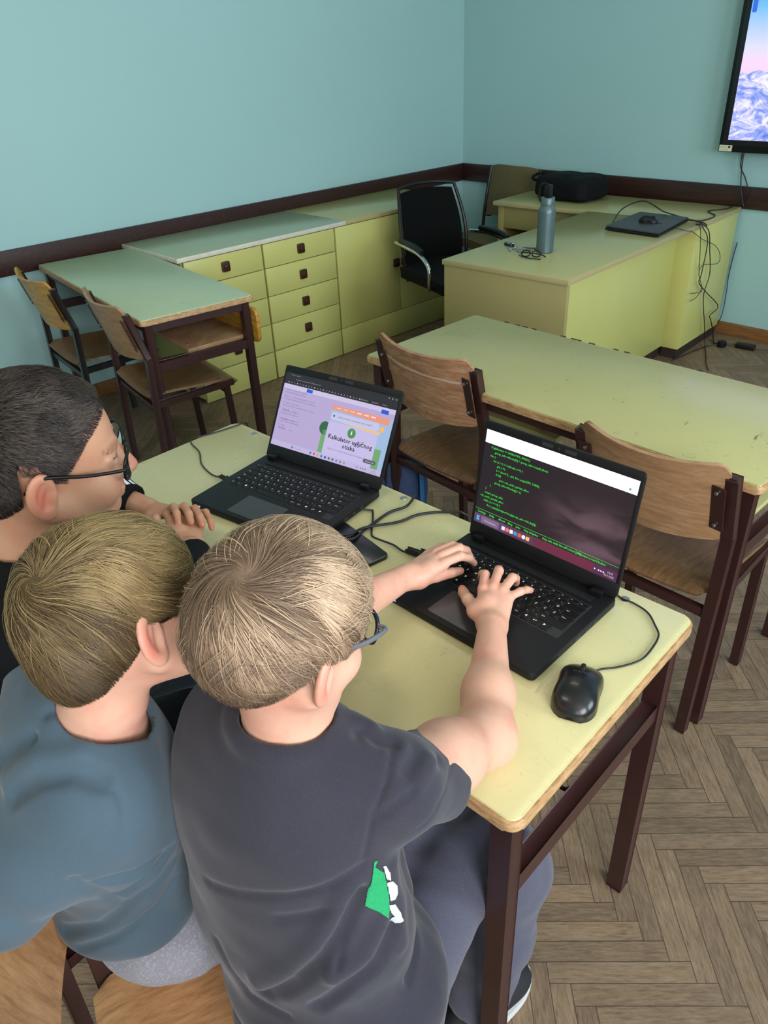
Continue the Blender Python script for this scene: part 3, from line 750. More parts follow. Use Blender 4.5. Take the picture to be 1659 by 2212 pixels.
cable('usb_cable', 'black cord looping from the left edge of the left laptop', FZ([(-1.03, .315, .774), (-1.05, .312, .773), (-1.09, .311, .770), (-1.152, .327, .770), (-1.209, .361, .770), (-1.271, .378, .770), (-1.288, .398, .770), (-1.281, .420, .770), (-1.27, .46, .770), (-1.26, .52, .770), (-1.26, .545, .768), (-1.262, .556, .74), (-1.26, .56, .60)]), .0018,
      extra=[('plug', plug_box(F((-1.038, .314, .775)), F((1, 0, 0))-F((0, 0, 0)), .035))])
cable('charger_cable', 'black charger cord with a right-angle bend from the left laptop to the right laptop', FZ([(-.690, .418, .776), (-.687, .422, .774), (-.675, .434, .771), (-.671, .435, .770), (-.648, .411, .770), (-.613, .371, .771), (-.596, .358, .775), (-.575, .358, .776), (-.547, .366, .772), (-.519, .362, .772), (-.498, .367, .774), (-.48, .37, .777), (-.46, .376, .778)]), .0021,
      extra=[('plug', plug_box(F((-.484, .369, .778)), F((1, .2, 0))-F((0, 0, 0)), .05, .018, .012))])
cable('cord', 'thick black power cord dropping over the far desk edge beside the left laptop', FZ([(-.665, .30, .777), (-.619, .32, .779), (-.631, .372, .772), (-.637, .449, .772), (-.622, .489, .775), (-.64, .538, .772), (-.665, .565, .74), (-.70, .585, .62), (-.73, .60, .40), (-.76, .62, .15), (-.80, .66, .012), (-.9, .75, .006)]), .0032)
cable('cord', 'grey-black cord crossing the front desk between the two laptops', FZ([(-.70, .29, .777), (-.639, .326, .779), (-.631, .372, .776), (-.597, .435, .772), (-.585, .48, .772), (-.562, .513, .772), (-.536, .534, .772), (-.515, .552, .768), (-.51, .56, .72), (-.52, .57, .4), (-.53, .60, .02), (-.6, .66, .008)]), .0030)
pb = MB(); pb.prism(rrect(-.10, -.065, .06, .0, .012, 4), 0, .007, .0015)
tag(pb.build('tablet', M['gloss'], None, loc=tuple(F((-.586, .345, .7675))), rot=(0, 0, FA-.18)), 'flat black glossy tablet lying between the laptops, cords across it', 'tablet')

# ------------------------------------------------------------------ blue school bag on the floor
def soft(name, mat, parent, cx, size, sup=3.0, seed=1, amp=.012, n=26):
    """rounded cushion-like body, superellipsoid with sag"""
    def fn(u, v):
        a = 2*PI*u; b = PI*(v-.5)
        def sp(c, e): return math.copysign(abs(c)**e, c)
        e = 2/sup
        p = Vector((size[0]*sp(math.cos(b), e)*sp(math.cos(a), e), size[1]*sp(math.cos(b), e)*sp(math.sin(a), e), size[2]*sp(math.sin(b), e)))
        q = noise.noise_vector(p*9+Vector((seed*3.1, 0, 0)))*amp+noise.noise_vector(p*28+Vector((seed, 0, 5)))*amp*.3
        return p+q+Vector(cx)
    b = MB().grid(fn, n*2, n, 0)
    bmesh.ops.remove_doubles(b.bm, verts=b.bm.verts, dist=.0004)
    return b.build(name, mat, parent, 1.5)
bp = thing('school_backpack', 'blue school backpack with a bright cyan strap on the floor behind the left laptop', 'backpack', tuple(F((-1.40, 1.22, 0))), .5)
soft('body', M['bagblue'], bp, (0, 0, .20), (.15, .11, .20), 4, 3, .014)
soft('front_pocket', M['bagblue'], bp, (.0, -.11, .14), (.11, .04, .11), 4, 5, .008, 16)
for sx in (-.08, .08):
    MB().grid(lambda u, v, sx=sx: (sx+(v-.5)*.035, .125+.03*math.sin(PI*u), .03+.34*u), 16, 2, .006).build('shoulder_strap', M['bagcyan'], bp)
MB().tube(smoothline([(-.03, .08, .39), (-.025, .08, .43), (.025, .08, .43), (.03, .08, .39)], 5), .006, 8).build('carry_handle', M['bagcyan'], bp)
MB().grid(lambda u, v: (.155+.004*math.sin(PI*u), -.08+(v)*.03, .06+.28*u), 12, 2, .006).build('side_trim', M['bagcyan'], bp)

# ------------------------------------------------------------------ teacher's desk (local frame: x into the room, y to the back wall)
TA = 0.0598; TO = Vector((2.2433, -1.8977, 0)); TM = Matrix.Translation(TO) @ Matrix.Rotation(TA, 4, 'Z')
def T(p): return TM @ Vector(p)
td = thing('teacher_desk', 'yellow-green teacher desk with closed end panel facing the pupils', 'desk', TO, TA)
MB().box(-.68, 0, .722, .0, 1.355, .746, .0015).build('desktop', M['tdesk'], td)
MB().box(-.683, -.003, .7215, .003, 1.355, .7445, .001).build('edge_band', M['edge2'], td)
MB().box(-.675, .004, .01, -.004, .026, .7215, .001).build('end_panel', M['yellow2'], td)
MB().box(-.12, .026, .06, -.10, 1.30, .7215, .001).build('front_panel', M['yellow'], td)
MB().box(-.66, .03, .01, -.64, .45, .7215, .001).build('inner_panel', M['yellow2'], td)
MB().box(-.125, .026, .0, -.11, 1.30, .06).build('kick_board', M['kick'], td)
sd = thing('side_desk', 'yellow desk section along the back wall, holding the black bag and the closed laptop', 'desk', TO, TA)
MB().box(-1.36, 1.358, .722, .003, 1.872, .746, .0015).build('desktop', M['tdesk'], sd)
MB().box(-1.363, 1.357, .7215, .006, 1.874, .7445, .001).build('edge_band', M['edge2'], sd)
MB().box(-.105, 1.30, .06, -.001, 1.865, .7215, .001).build('side_panel', M['yellow'], sd)
MB().box(-.10, 1.31, 0, -.012, 1.86, .06).build('kick_board', M['kick'], sd)
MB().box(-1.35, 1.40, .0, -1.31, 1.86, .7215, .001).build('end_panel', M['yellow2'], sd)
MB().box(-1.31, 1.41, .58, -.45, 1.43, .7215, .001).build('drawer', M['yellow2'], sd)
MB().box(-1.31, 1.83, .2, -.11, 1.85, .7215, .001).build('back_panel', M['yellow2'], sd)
# things on the teacher's desk
bt = thing('water_bottle', 'slate grey metal water bottle with a black spout cap on the teacher desk', 'bottle', (1.868, -1.548, .746))
MB().lathe([(.035, 0), (.040, .004), (.0405, .012), (.0405, .180), (.039, .194), (.031, .210), (.028, .216)], 40).build('body', M['bottle'], bt)
bc = MB(); bc.lathe([(.029, .212), (.032, .214), (.032, .243), (.030, .246)], 36); bc.build('collar', M['bottle'], bt)
cp = MB(); cp.box(-.014, -.014, .244, .016, .014, .300, .004); cp.build('cap', M['black'], bt)
MB().tube(smoothline([(.014, 0, .285), (-.012, -.004, .305), (-.040, -.005, .295), (-.046, -.005, .245), (-.034, -.004, .222)], 6), .0045, 8).build('carry_loop', M['black'], bt)
lg = MB(); lg.text('KAMBUKKA', 0, 0, .0052, align='CENTER')
for v in lg.bm.verts:
    a = -PI/2+.25+v.co.x/.0405; v.co = Vector((.0408*math.cos(a), .0408*math.sin(a), .022+v.co.y))
lg.build('logo', M['bolt'], bt, 'raw')
ky = thing('key_bunch', 'bunch of keys with a car fob beside the bottle', 'keys', (1.74, -1.60, .7465))
k = MB(); k.prism(rrect(-.035, -.016, .028, .016, .012, 4), 0, .013, .003); k.build('car_fob', M['black'], ky, loc=(-.085, .055, 0), rot=(0, 0, -.4))
k = MB(); k.box(-.02, -.012, .013, .01, .012, .0145, .001); k.build('fob_cover', M['bolt'], ky, loc=(-.085, .055, 0), rot=(0, 0, -.4))
for q, (x, y, a) in enumerate(((-.02, .01, .3), (.005, -.005, -.6), (.03, .03, .9), (-.015, -.03, 2.4), (.045, .0, .15))):
    k = MB(); k.prism([(.011*math.cos(c), .011*math.sin(c)) for c in np.linspace(.5, 2*PI-.5, 12)]+[(.05, -.004), (.053, 0), (.05, .004)], 0, .0022, .0003)
    k.build('key', M['bolt'], ky, loc=(x, y, .002+.0026*q), rot=(0.03, .02, a))
k = MB(); k.tube([(.016*math.cos(a), .016*math.sin(a), 0) for a in np.linspace(0, 2*PI, 25)[:-1]], .0011, 6, True); k.build('key_ring', M['bolt'], ky, loc=(-.045, .04, .010), rot=(.5, .2, 0))
k = MB(); k.prism(rrect(-.04, -.009, .04, .009, .003), 0, .004, .001); k.build('strap', M['knob'], ky, loc=(.055, .045, .006), rot=(0, .1, .7))
wt = thing('folded_sunglasses', 'black folded spectacles lying in front of the bottle on the teacher desk', 'glasses', (1.885, -1.68, .7475), .4)
g = MB(); g.tube(smoothline([(-.06, .02, .004), (-.04, -.01, .006), (0, -.03, .004), (.055, -.035, .003)], 6), .0026, 8)
g.build('temple', M['black'], wt)
g = MB(); g.tube(smoothline([(-.055, .025, .014), (-.01, .012, .018), (.045, .015, .012), (.07, .002, .006)], 6), .0028, 8)
g.build('temple', M['black'], wt)
for sx in (-.028, .022):
    g = MB(); g.tube([(sx+.021*math.cos(a), .018+.006*math.sin(a), .014+.013*math.sin(a)) for a in np.linspace(0, 2*PI, 19)[:-1]], .003, 6, True); g.build('lens_rim', M['black'], wt)
cl = thing('closed_laptop', 'closed dark grey laptop on the teacher desk with a mouse on its lid', 'laptop', (1.845, -.985, .746), .0)
q = [(0, 0), (.315, -.02), (.235, .40), (-.05, .40)]
b = MB(); b.prism([(0, 0), (.31, -.012), (.245, .42), (-.045, .42)], .004, .016, .003); b.build('base', M['black'], cl)
b = MB(); b.prism([(0.002, .003), (.308, -.009), (.243, .418), (-.043, .418)], .017, .026, .003); b.build('lid', plain('dark_grey_lid', (58, 60, 66), .42), cl)
mouse('small black mouse on the closed laptop of the teacher desk', (1.985, -.80, .7725), -1.25, M['black'], .098, .058, .034)
CB = [('laptop_charger_cord', 'black cord arching over the closed laptop on the teacher desk', [(1.847, -.934, .762), (1.733, -.639, .79), (1.82, -.576, .83), (1.961, -.622, .80), (1.942, -.499, .765), (2.043, -.509, .752), (2.143, -.55, .751), (2.18, -.57, .752), (2.20, -.57, .74)], .0035),
      ('display_cable', 'black cord snaking from the wall across the teacher desk corner', [(2.10, -.006, .77), (2.097, .0-.02, .756), (2.102, -.139, .750), (2.049, -.254, .750), (2.138, -.354, .750), (2.144, -.499, .750), (2.085, -.538, .751), (2.0, -.55, .76)], .0032),
      ('hanging_cable', 'black cord hanging straight down the desk side and onto the floor', [(2.17, -.60, .752), (2.193, -.60, .75), (2.193, -.518, .699), (2.185, -.451, .59), (2.182, -.39, .452), (2.182, -.418, .328), (2.178, -.325, .141), (2.19, -.30, .02), (2.26, -.421, .006), (2.33, -.56, .006), (2.387, -.65, .006)], .0028),
      ('hanging_cable', 'black cord hanging in a zigzag down the desk side to the plug', [(2.16, -.62, .753), (2.196, -.62, .75), (2.192, -.598, .735), (2.19, -.508, .65), (2.19, -.513, .478), (2.19, -.523, .43), (2.182, -.395, .349), (2.172, -.171, .213), (2.176, -.271, .183), (2.174, -.242, .147), (2.172, -.16, .039), (2.20, -.2, .006), (2.256, -.238, .012)], .0028),
      ('hanging_cable', 'thin black mouse cord looping out from the desk side', [(2.028, -.80, .778), (2.10, -.80, .765), (2.19, -.79, .752), (2.203, -.735, .738), (2.193, -.583, .673), (2.180, -.382, .602), (2.176, -.287, .533), (2.176, -.299, .489), (2.187, -.5, .521), (2.19, -.546, .485), (2.185, -.457, .376), (2.188, -.53, .375), (2.192, -.609, .391)], .0018),
      ('hanging_cable', 'thin black cord ending in a free curl against the desk side', [(2.17, -.64, .752), (2.196, -.637, .74), (2.194, -.589, .617), (2.191, -.546, .485), (2.187, -.477, .394), (2.19, -.521, .352), (2.193, -.603, .346)], .0018),
      ('wall_cable', 'black cord slanting from behind the desk corner down to the floor', [(2.15, .0-.02, .55), (2.142, -.022, .452), (2.139, -.024, .348), (2.15, -.035, .252), (2.16, -.063, .129), (2.17, -.164, .05), (2.21, -.22, .006)], .0028),
      ('screen_cable', 'black cord hanging from the wall screen to the desk, left strand', [(2.085, -.035, 1.06), (2.085, -.03, 1.014), (2.09, -.03, .955), (2.128, -.03, .898), (2.155, -.03, .839), (2.15, -.03, .79), (2.12, -.035, .752)], .0035),
      ('screen_cable', 'black cord hanging from the wall screen to the desk, right strand', [(2.10, -.035, 1.06), (2.098, -.04, 1.015), (2.102, -.04, .944), (2.112, -.034, .86), (2.13, -.034, .80), (2.15, -.034, .752)], .0035)]
for nm, lb, pts, r in CB: cable(nm, lb, pts, r)
ad = thing('power_adapter', 'black laptop power adapter brick with round plug on the floor by the back wall', 'power adapter', (2.35, -.19, .002), .12)
MB().box(-.02, -.022, 0, .09, .022, .028, .006).build('brick', M['black'], ad)
MB().lathe([(.024, 0), (.026, .006), (.026, .03), (.018, .036)], 24, (-.09, -.035, 0)).build('plug', M['black'], ad)
MB().tube(smoothline([(-.07, -.03, .015), (-.045, -.01, .006), (-.02, 0, .014)], 5), .003, 8).build('wire', M['cable'], ad)
MB().tube(smoothline([(.09, 0, .014), (.12, .01, .006), (.2, .03, .006), (.4, .02, .006)], 5), .0028, 8).build('wire', M['cable'], ad)
MB().tube(smoothline([(-.11, -.05, .012), (-.16, -.10, .005), (-.20, -.25, .005), (-.24, -.42, .005)], 5), .003, 8).build('wire', M['cable'], ad)
bg = thing('shoulder_bag', 'black padded laptop bag lying on the back section of the teacher desk', 'bag', (1.16, -.29, .748), -.12)
soft('body', M['bagblack'], bg, (0, 0, .070), (.21, .15, .070), 5.0, 9, .012, 30)
soft('flap', M['bagblack'], bg, (-.02, -.01, .105), (.17, .12, .04), 3.2, 4, .012, 20)
MB().tube(smoothline([(-.19, -.08, .09), (-.235, -.11, .11), (-.24, -.04, .13), (-.17, 0, .12)], 6), .009, 8).build('handle', M['bagblack'], bg)

# ------------------------------------------------------------------ office chair and upholstered chair
oc = thing('office_chair', 'black mesh-back swivel office chair with chrome armrests behind the teacher desk', 'office chair', (1.14, -1.36, 0), 0)
OB = [(1.115, -1.80, 1.0), (1.235, -1.46, 1.0)]
ox = Vector((.27, .96, 0)).normalized(); oy = Vector((.96, -.27, 0)).normalized()   # across the back, towards the desk
def O(a, b, z): return ox*a+oy*b+Vector((0, 0, z))
def backf(u, v, off=0):
    e = (u-.5)*2; z = .44+.485*v; wd = .185+.035*math.sin(PI*min(1, v*.9+.1))
    return O(e*wd, -.27-.10*v+.05*math.sin(PI*v)*.6+.05*e*e+off, z+.012*(1-e*e)*v)
MB().grid(lambda u, v: backf(.05+u*.9, .05+v*.9), 20, 20, .004).build('mesh_back', M['mesh'], oc)
rim = [backf(u, 0) for u in np.linspace(0, 1, 10)]+[backf(1, v) for v in np.linspace(.08, 1, 14)]+[backf(u, 1) for u in np.linspace(.92, 0, 12)]+[backf(0, v) for v in np.linspace(.92, .08, 12)]
MB().tube(rim, .010, 8, True).build('back_frame', M['black'], oc)
MB().grid(lambda u, v: O((u-.5)*.46, -.24+.46*v, .47+.012*math.cos(6*(u-.5))-.03*max(0, v-.8)), 18, 18, .06).build('seat', M['bagblack'], oc)
for s_ in (-1, 1):
    MB().tube(smoothline([O(s_*.24, .10, .46), O(s_*.28, .17, .52), O(s_*.285, .17, .60), O(s_*.285, .08, .65), O(s_*.28, -.08, .665), O(s_*.255, -.24, .66)], 6), .011, 10).build('armrest_frame', M['chrome'], oc)
    MB().tube(smoothline([O(s_*.283, .10, .665), O(s_*.28, .0, .685), O(s_*.27, -.16, .685)], 6), [.016]*13, 10).build('arm_pad', M['black'], oc)
MB().lathe([(.03, .07), (.03, .25), (.02, .25), (.02, .42), (.05, .43)], 20).build('gas_column', M['chrome'], oc)
for k in range(5):
    a = 2*PI*k/5+.3; L_ = MB().tube([(0, 0, .085), (.15*math.cos(a), .15*math.sin(a), .08), (.27*math.cos(a), .27*math.sin(a), .06)], [.022, .018, .013], 8).build('base_arm', M['black'], oc)
    c = MB(); c.lathe([(.024, -.02), (.026, -.01), (.026, .01), (.024, .02)], 16)
    co_ = c.build('castor', M['black'], L_); co_.location = (.27*math.cos(a), .27*math.sin(a), .028); co_.rotation_euler = (PI/2, 0, a)
uc = thing('upholstered_chair', 'chair with patterned olive cloth back standing in the room corner left of the desk', 'chair', (.56, -.40, 0), -.10)
UB = lambda u, v: (-.215+.43*u, .21+.06*v-.02*math.sin(PI*u)+.0, .56+.325*v-.02*(2*abs(u-.5))**6)
MB().grid(UB, 20, 12, .04).build('backrest', M['cloth_brown'], uc, 1.2)
MB().grid(lambda u, v: (-.22+.44*u, -.20+.42*v, .47+.01*math.cos(5*(u-.5))), 16, 16, .055).build('seat', M['cloth_brown'], uc, 1.2)
for sx in (-1, 1):
    MB().tube(smoothline([(sx*.235, .17, .0), (sx*.235, .20, .35), (sx*.23, .22, .6), (sx*.228, .275, .87)], 5), .011, 10).build('leg', M['blacksteel'], uc)
    MB().tube([(sx*.235, -.18, 0), (sx*.225, -.17, .42)], .011, 10).build('leg', M['blacksteel'], uc)
    MB().tube([(sx*.225, -.17, .42), (sx*.235, .20, .42)], .010, 10).build('seat_rail', M['blacksteel'], uc)

# ------------------------------------------------------------------ wall screen
tv = thing('wall_screen', 'large black-framed touch screen on the back wall showing snowy mountains', 'screen', (1.968, -.012, 1.033))
MB().box(0, -.075, 0, 1.75, -.005, 1.02, .004).build('housing', M['black'], tv)
MB().box(.02, -.0765, .035, 1.73, -.074, 1.0).build('glass_frame', M['gloss'], tv)
m, nt, b = new_mat('mountain_wallpaper'); t_ = NT(nt); co = t_.coord(); sp = t_.n('ShaderNodeSeparateXYZ'); t_.link(co, sp.inputs[0])
sky = t_.ramp(sp.outputs[2], [(.0, rgb((120, 150, 225))), (.20, rgb((200, 195, 250))), (.40, rgb((245, 205, 235))), (.50, rgb((215, 215, 255))), (.68, rgb((110, 185, 255))), (.92, rgb((20, 110, 235)))])
ridge = t_.m('ADD', t_.m('MULTIPLY', t_.noise(t_.scale(co, (1, 0, 0)), 6, 5, .6), .22), .28)
below = t_.m('LESS_THAN', sp.outputs[2], ridge)
sn = t_.noise(t_.scale(co, (2.2, 1, 4.5)), 3.6, 6, .66, 1.6)
snow = t_.ramp(sn, [(.32, rgb((70, 115, 205))), (.46, rgb((150, 165, 240))), (.56, rgb((225, 222, 250))), (.7, rgb((250, 245, 255)))])
c = t_.mix(below, sky, snow)
b.inputs['Base Color'].default_value = (.01, .01, .01, 1); t_.link(c, b.inputs['Emission Color']); b.inputs['Emission Strength'].default_value = 1.15
MB().box(.048, -.0775, .062, 1.70, -.076, .975).build('display', m, tv)
MB().prism(rrect(-.012, -.05, .012, .05, .008, 4), 0, .0004).build('side_button', emit('screen_blue_tab', (60, 110, 225), 1.0), tv, loc=(.066, -.0778, .70), rot=(PI/2, 0, 0))
lb = MB(); lb.box(.006, -.0765, .004, .078, -.0752, .035); lb.mi = 1
for k, (tx, yy) in enumerate((('Projekt EU', .022), ('Inv. br. 0428', .008))): lb.text(tx, .010, yy, .009, mat=Matrix(((1, 0, 0, 0), (0, 0, -1, -.0767), (0, 1, 0, 0), (0, 0, 0, 1))))
lb.box(.056, -.0769, .020, .068, -.0765, .030)
lb.build('label', [M['label'], M['ink']], tv)

# ------------------------------------------------------------------ people: implicit surfaces -> meshes
V3 = lambda *a: np.array(a, float)
def _n(v): return np.sqrt(np.maximum((v*v).sum(-1), 1e-18))
def rc(P, a, b, ra, rb):
    """tapered capsule"""
    a = np.asarray(a, float); b = np.asarray(b, float); d = b-a
    t = np.clip(((P-a)@d)/(d@d), 0, 1)
    return _n(P-a-t[:, None]*d)-(ra+(rb-ra)*t)
def ell(P, c, r, R=None):
    q = P-np.asarray(c, float)
    if R is not None: q = q@R        # R columns = local axes
    r = np.asarray(r, float); k0 = _n(q/r); k1 = _n(q/(r*r))
    return k0*(k0-1)/k1
def smin(a, b, k):
    h = np.clip(.5+.5*(b-a)/k, 0, 1)
    return b+(a-b)*h-k*h*(1-h)
def smax(a, b, k): return -smin(-a, -b, k)
def chain(P, pts, rs, k=.0):
    d = None
    for i in range(len(pts)-1):
        e = rc(P, pts[i], pts[i+1], rs[i], rs[i+1]); d = e if d is None else (smin(d, e, k) if k else np.minimum(d, e))
    return d
def frame(fwd, up=(0, 0, 1), roll=0.0):
    """columns x (right), y (forward), z (up)"""
    y = np.asarray(fwd, float); y = y/np.linalg.norm(y); x = np.cross(y, up); x /= np.linalg.norm(x); z = np.cross(x, y)
    c, s = math.cos(roll), math.sin(roll)
    return np.stack([c*x+s*z, y, -s*x+c*z], 1)
def polydist(P, pts):
    d = None
    for i in range(len(pts)-1):
        e = rc(P, pts[i], pts[i+1], 0, 0); d = e if d is None else np.minimum(d, e)
    return d
def ridges(P, d, L):
    """L: (points, width, height) soft folds pressed into (height<0) or out of the surface"""
    for pts, w, h in L:
        q = polydist(P, [np.asarray(p, float) for p in pts]); d = d-h*np.exp(-(q/w)**2)
    return d
def wav(P, s, seed=0.0):
    """cheap smooth pseudo-noise in [-1,1]"""
    x, y, z = (P*s).T
    return (np.sin(x*1.3+seed+1.7*np.sin(y*.9+seed*2))*np.sin(y*1.1+1.3*np.sin(z*1.2+seed))+np.sin(z*1.7+x*.6+seed*3)*np.sin(y*1.9-x*.7+seed))*.5
def mesh_sdf(f, lo, hi, h, slack=.012):
    """sparse surface nets: returns verts, quads"""
    lo = np.asarray(lo, float); hi = np.asarray(hi, float)
    lv = 4; B = h*2**lv
    n = np.ceil((hi-lo)/B).astype(int)
    g = np.stack(np.meshgrid(*[np.arange(k) for k in n], indexing='ij'), -1).reshape(-1, 3)
    off = np.stack(np.meshgrid([0, 1], [0, 1], [0, 1], indexing='ij'), -1).reshape(-1, 3)
    for l in range(lv, -1, -1):
        s = h*2**l
        d = f(lo+(g+.5)*s)
        g = g[np.abs(d) < s*.87*1.35+slack*(.9 if l else .25)+h*.5]
        if l: g = (g[:, None, :]*2+off[None]).reshape(-1, 3)
    N = (n*2**lv+2).astype(np.int64)
    def key(a): return (a[..., 0].astype(np.int64)*N[1]+a[..., 1])*N[2]+a[..., 2]
    cor = (g[:, None, :]+off[None]).reshape(-1, 3); ck = key(cor); uk, inv = np.unique(ck, return_inverse=True)
    first = np.zeros((len(uk), 3), int); first[inv] = cor
    val = f(lo+first*h); cv = val[inv].reshape(-1, 8)
    mixed = (cv.min(1) < 0) & (cv.max(1) >= 0)
    g = g[mixed]; cv = cv[mixed]
    E = [(0, 4), (1, 5), (2, 6), (3, 7), (0, 2), (1, 3), (4, 6), (5, 7), (0, 1), (2, 3), (4, 5), (6, 7)]
    acc = np.zeros((len(g), 3)); cnt = np.zeros(len(g))
    for a, b in E:
        va, vb = cv[:, a], cv[:, b]; m = (va < 0) != (vb < 0)
        t = np.where(m, va/np.where(m, va-vb, 1), 0)
        p = off[a]+(off[b]-off[a])*t[:, None]; acc += p*m[:, None]; cnt += m
    vert = lo+(g+acc/cnt[:, None])*h
    gk = key(g); order = np.argsort(gk); sk = gk[order]
    def find(c):
        k = key(c); i = np.searchsorted(sk, k); i = np.minimum(i, len(sk)-1)
        return np.where(sk[i] == k, order[i], -1)
    quads = []
    for ax in range(3):
        u, v = [(1, 2), (2, 0), (0, 1)][ax]
        eu = np.zeros(3, int); eu[u] = 1; ev = np.zeros(3, int); ev[v] = 1
        a = cv[:, 0]; bi = [4, 2, 1][ax]; b = cv[:, bi]
        m = (a < 0) != (b < 0); c = g[m]; flip = a[m] >= 0
        q = np.stack([np.nonzero(m)[0], find(c-eu), find(c-eu-ev), find(c-ev)], 1)
        ok = (q >= 0).all(1); q = q[ok]; fl = flip[ok]
        q[fl] = q[fl][:, ::-1]; quads.append(q)
    return vert, np.concatenate(quads)
def head_sdf(P, c, R, sc=1.0, face=True):
    """child's head; c centre of the skull, R columns right/forward/up"""
    return sc*_head((P-np.asarray(c, float))@R/sc, face)
def _head(q, face):
    d = ell(q, (0, -.008, .018), (.071, .090, .078))
    d = smin(d, ell(q, (0, .030, -.040), (.055, .056, .068)), .03)
    d = smin(d, rc(q, (0, .054, -.080), (0, .065, -.093), .030, .0225), .02)      # chin
    for s in (-1, 1):
        d = smin(d, rc(q, (s*.052, .0, -.055), (s*.022, .056, -.088), .020, .018), .02)   # jaw
        d = smin(d, ell(q, (s*.036, .058, -.045), (.024, .026, .026)), .02)               # cheek
    if face:
        d = smin(d, rc(q, (0, .080, .0), (0, .102, -.038), .0085, .0108), .008)     # nose
        for s in (-1, 1):
            d = smin(d, ell(q, (s*.011, .094, -.042), (.0075, .009, .0065)), .005)
            d = smax(d, -ell(q, (s*.031, .089, -.006), (.014, .009, .008)), .014)   # socket
            d = smin(d, ell(q, (s*.030, .0715, -.008), (.0125, .0125, .0115)), .005) # eye
            d = smin(d, rc(q, (s*.018, .0835, .012), (s*.045, .073, .010), .0035, .0025), .008)  # brow
            d = smin(d, rc(q, (s*.016, .0835, -.001), (s*.044, .070, -.003), .0020, .0016), .007)  # upper lid
        d = smin(d, rc(q, (-.014, .087, -.064), (.014, .087, -.064), .0058, .0058), .006)
        d = smin(d, rc(q, (-.012, .0855, -.073), (.012, .0855, -.073), .0060, .0060), .006)
        d = smax(d, -rc(q, (-.02, .0945, -.0683), (.02, .0945, -.0683), .0022, .0022), .003)
    for s in (-1, 1):
        t = math.radians(24)*s
        Re = np.array([[math.cos(t), -math.sin(t), 0], [math.sin(t), math.cos(t), 0], [0, 0, 1]])
        # flattened shell standing off the head at the back
        ec = (s*.078, -.014, -.022); e = (q-np.asarray(ec))@Re
        o = ell(e, (0, 0, 0), (.0075, .020, .032)); o = smin(o, ell(e, (-s*.001, .006, -.026), (.006, .010, .011)), .008)
        o = smax(o, -ell(e, (s*.0065, .003, .002), (.0058, .0125, .021)), .003)
        o = smin(o, rc(e, (s*.000, .002, .012), (s*.001, -.006, -.012), .0035, .0035), .004)
        o = smin(o, rc(e, (s*.0, .013, -.004), (s*.0, .012, -.010), .0045, .004), .004)
        d = smin(d, o, .006)
    return d
def finger(P, pts, r0, r1):
    n = len(pts); rs = [r0+(r1-r0)*i/(n-1) for i in range(n)]
    rs = [r*(1.04 if 0 < i < n-1 else 1) for i, r in enumerate(rs)]
    return chain(P, pts, rs, .003)
def hand_sdf(P, wrist, hp, rw=.021):
    """hp: dict thumb/index/middle/ring/little lists of joints, first = knuckle"""
    w = np.asarray(wrist, float); d = None
    K = [np.asarray(hp[k][0], float) for k in ('index', 'middle', 'ring', 'little')]
    ax = K[3]-K[0]; ax /= np.linalg.norm(ax)
    ws = [w-ax*.011, w-ax*.004, w+ax*.004, w+ax*.010]
    for a, b in zip(ws, K):
        dn = np.cross(b-a, ax); dn /= np.linalg.norm(dn); dn *= -np.sign(dn[2]) if abs(dn[2]) > .1 else 1
        e = rc(P, a+dn*.004, b+dn*.004, .0150, .0095); d = e if d is None else smin(d, e, .010)
    th = [np.asarray(p, float) for p in hp['thumb']]
    d = smin(d, rc(P, w*.72+th[0]*.28, th[0], .0140, .0125), .012)
    d = smin(d, rc(P, th[0], (K[0]*.6+w*.4), .0115, .0105), .014)
    d = smin(d, finger(P, th, .0112, .0078), .006)
    for k, r in (('index', .0084), ('middle', .0086), ('ring', .0082), ('little', .0072)):
        d = smin(d, finger(P, [np.asarray(p, float) for p in hp[k]], r, r*.80), .0045)
    return d
# ---- boy in the charcoal T-shirt (desk coordinates)
B3S = .94; B3H = V3(-.168, -.187, 1.138); B3R = frame((-.04, .83, -.30), roll=-.02)
R_HAND = dict(thumb=[(-.268,.268,.812),(-.297,.284,.812),(-.322,.304,.802),(-.334,.316,.796)],
  index=[(-.281,.305,.832),(-.298,.333,.836),(-.318,.353,.816),(-.327,.362,.797)],
  middle=[(-.268,.315,.835),(-.283,.352,.840),(-.301,.378,.820),(-.311,.392,.798)],
  ring=[(-.252,.320,.833),(-.257,.356,.836),(-.265,.378,.818),(-.271,.390,.798)],
  little=[(-.238,.318,.826),(-.233,.346,.824),(-.236,.370,.812),(-.239,.388,.799)])
L_HAND = dict(thumb=[(-.392,.268,.815),(-.379,.298,.813),(-.368,.328,.810),(-.366,.350,.802)],
  index=[(-.375,.313,.836),(-.362,.346,.839),(-.362,.371,.821),(-.365,.390,.798)],
  middle=[(-.389,.324,.840),(-.376,.360,.843),(-.380,.386,.822),(-.383,.402,.798)],
  ring=[(-.405,.328,.838),(-.394,.362,.840),(-.397,.388,.821),(-.402,.404,.798)],
  little=[(-.421,.326,.830),(-.416,.358,.830),(-.420,.384,.813),(-.425,.402,.798)])
RW = V3(-.227, .258, .812); LW = V3(-.410, .256, .824)
RS, RE = V3(-.078, -.130, .915), V3(-.098, .066, .806); LS, LE = V3(-.275, -.165, .950), V3(-.40, .04, .860)
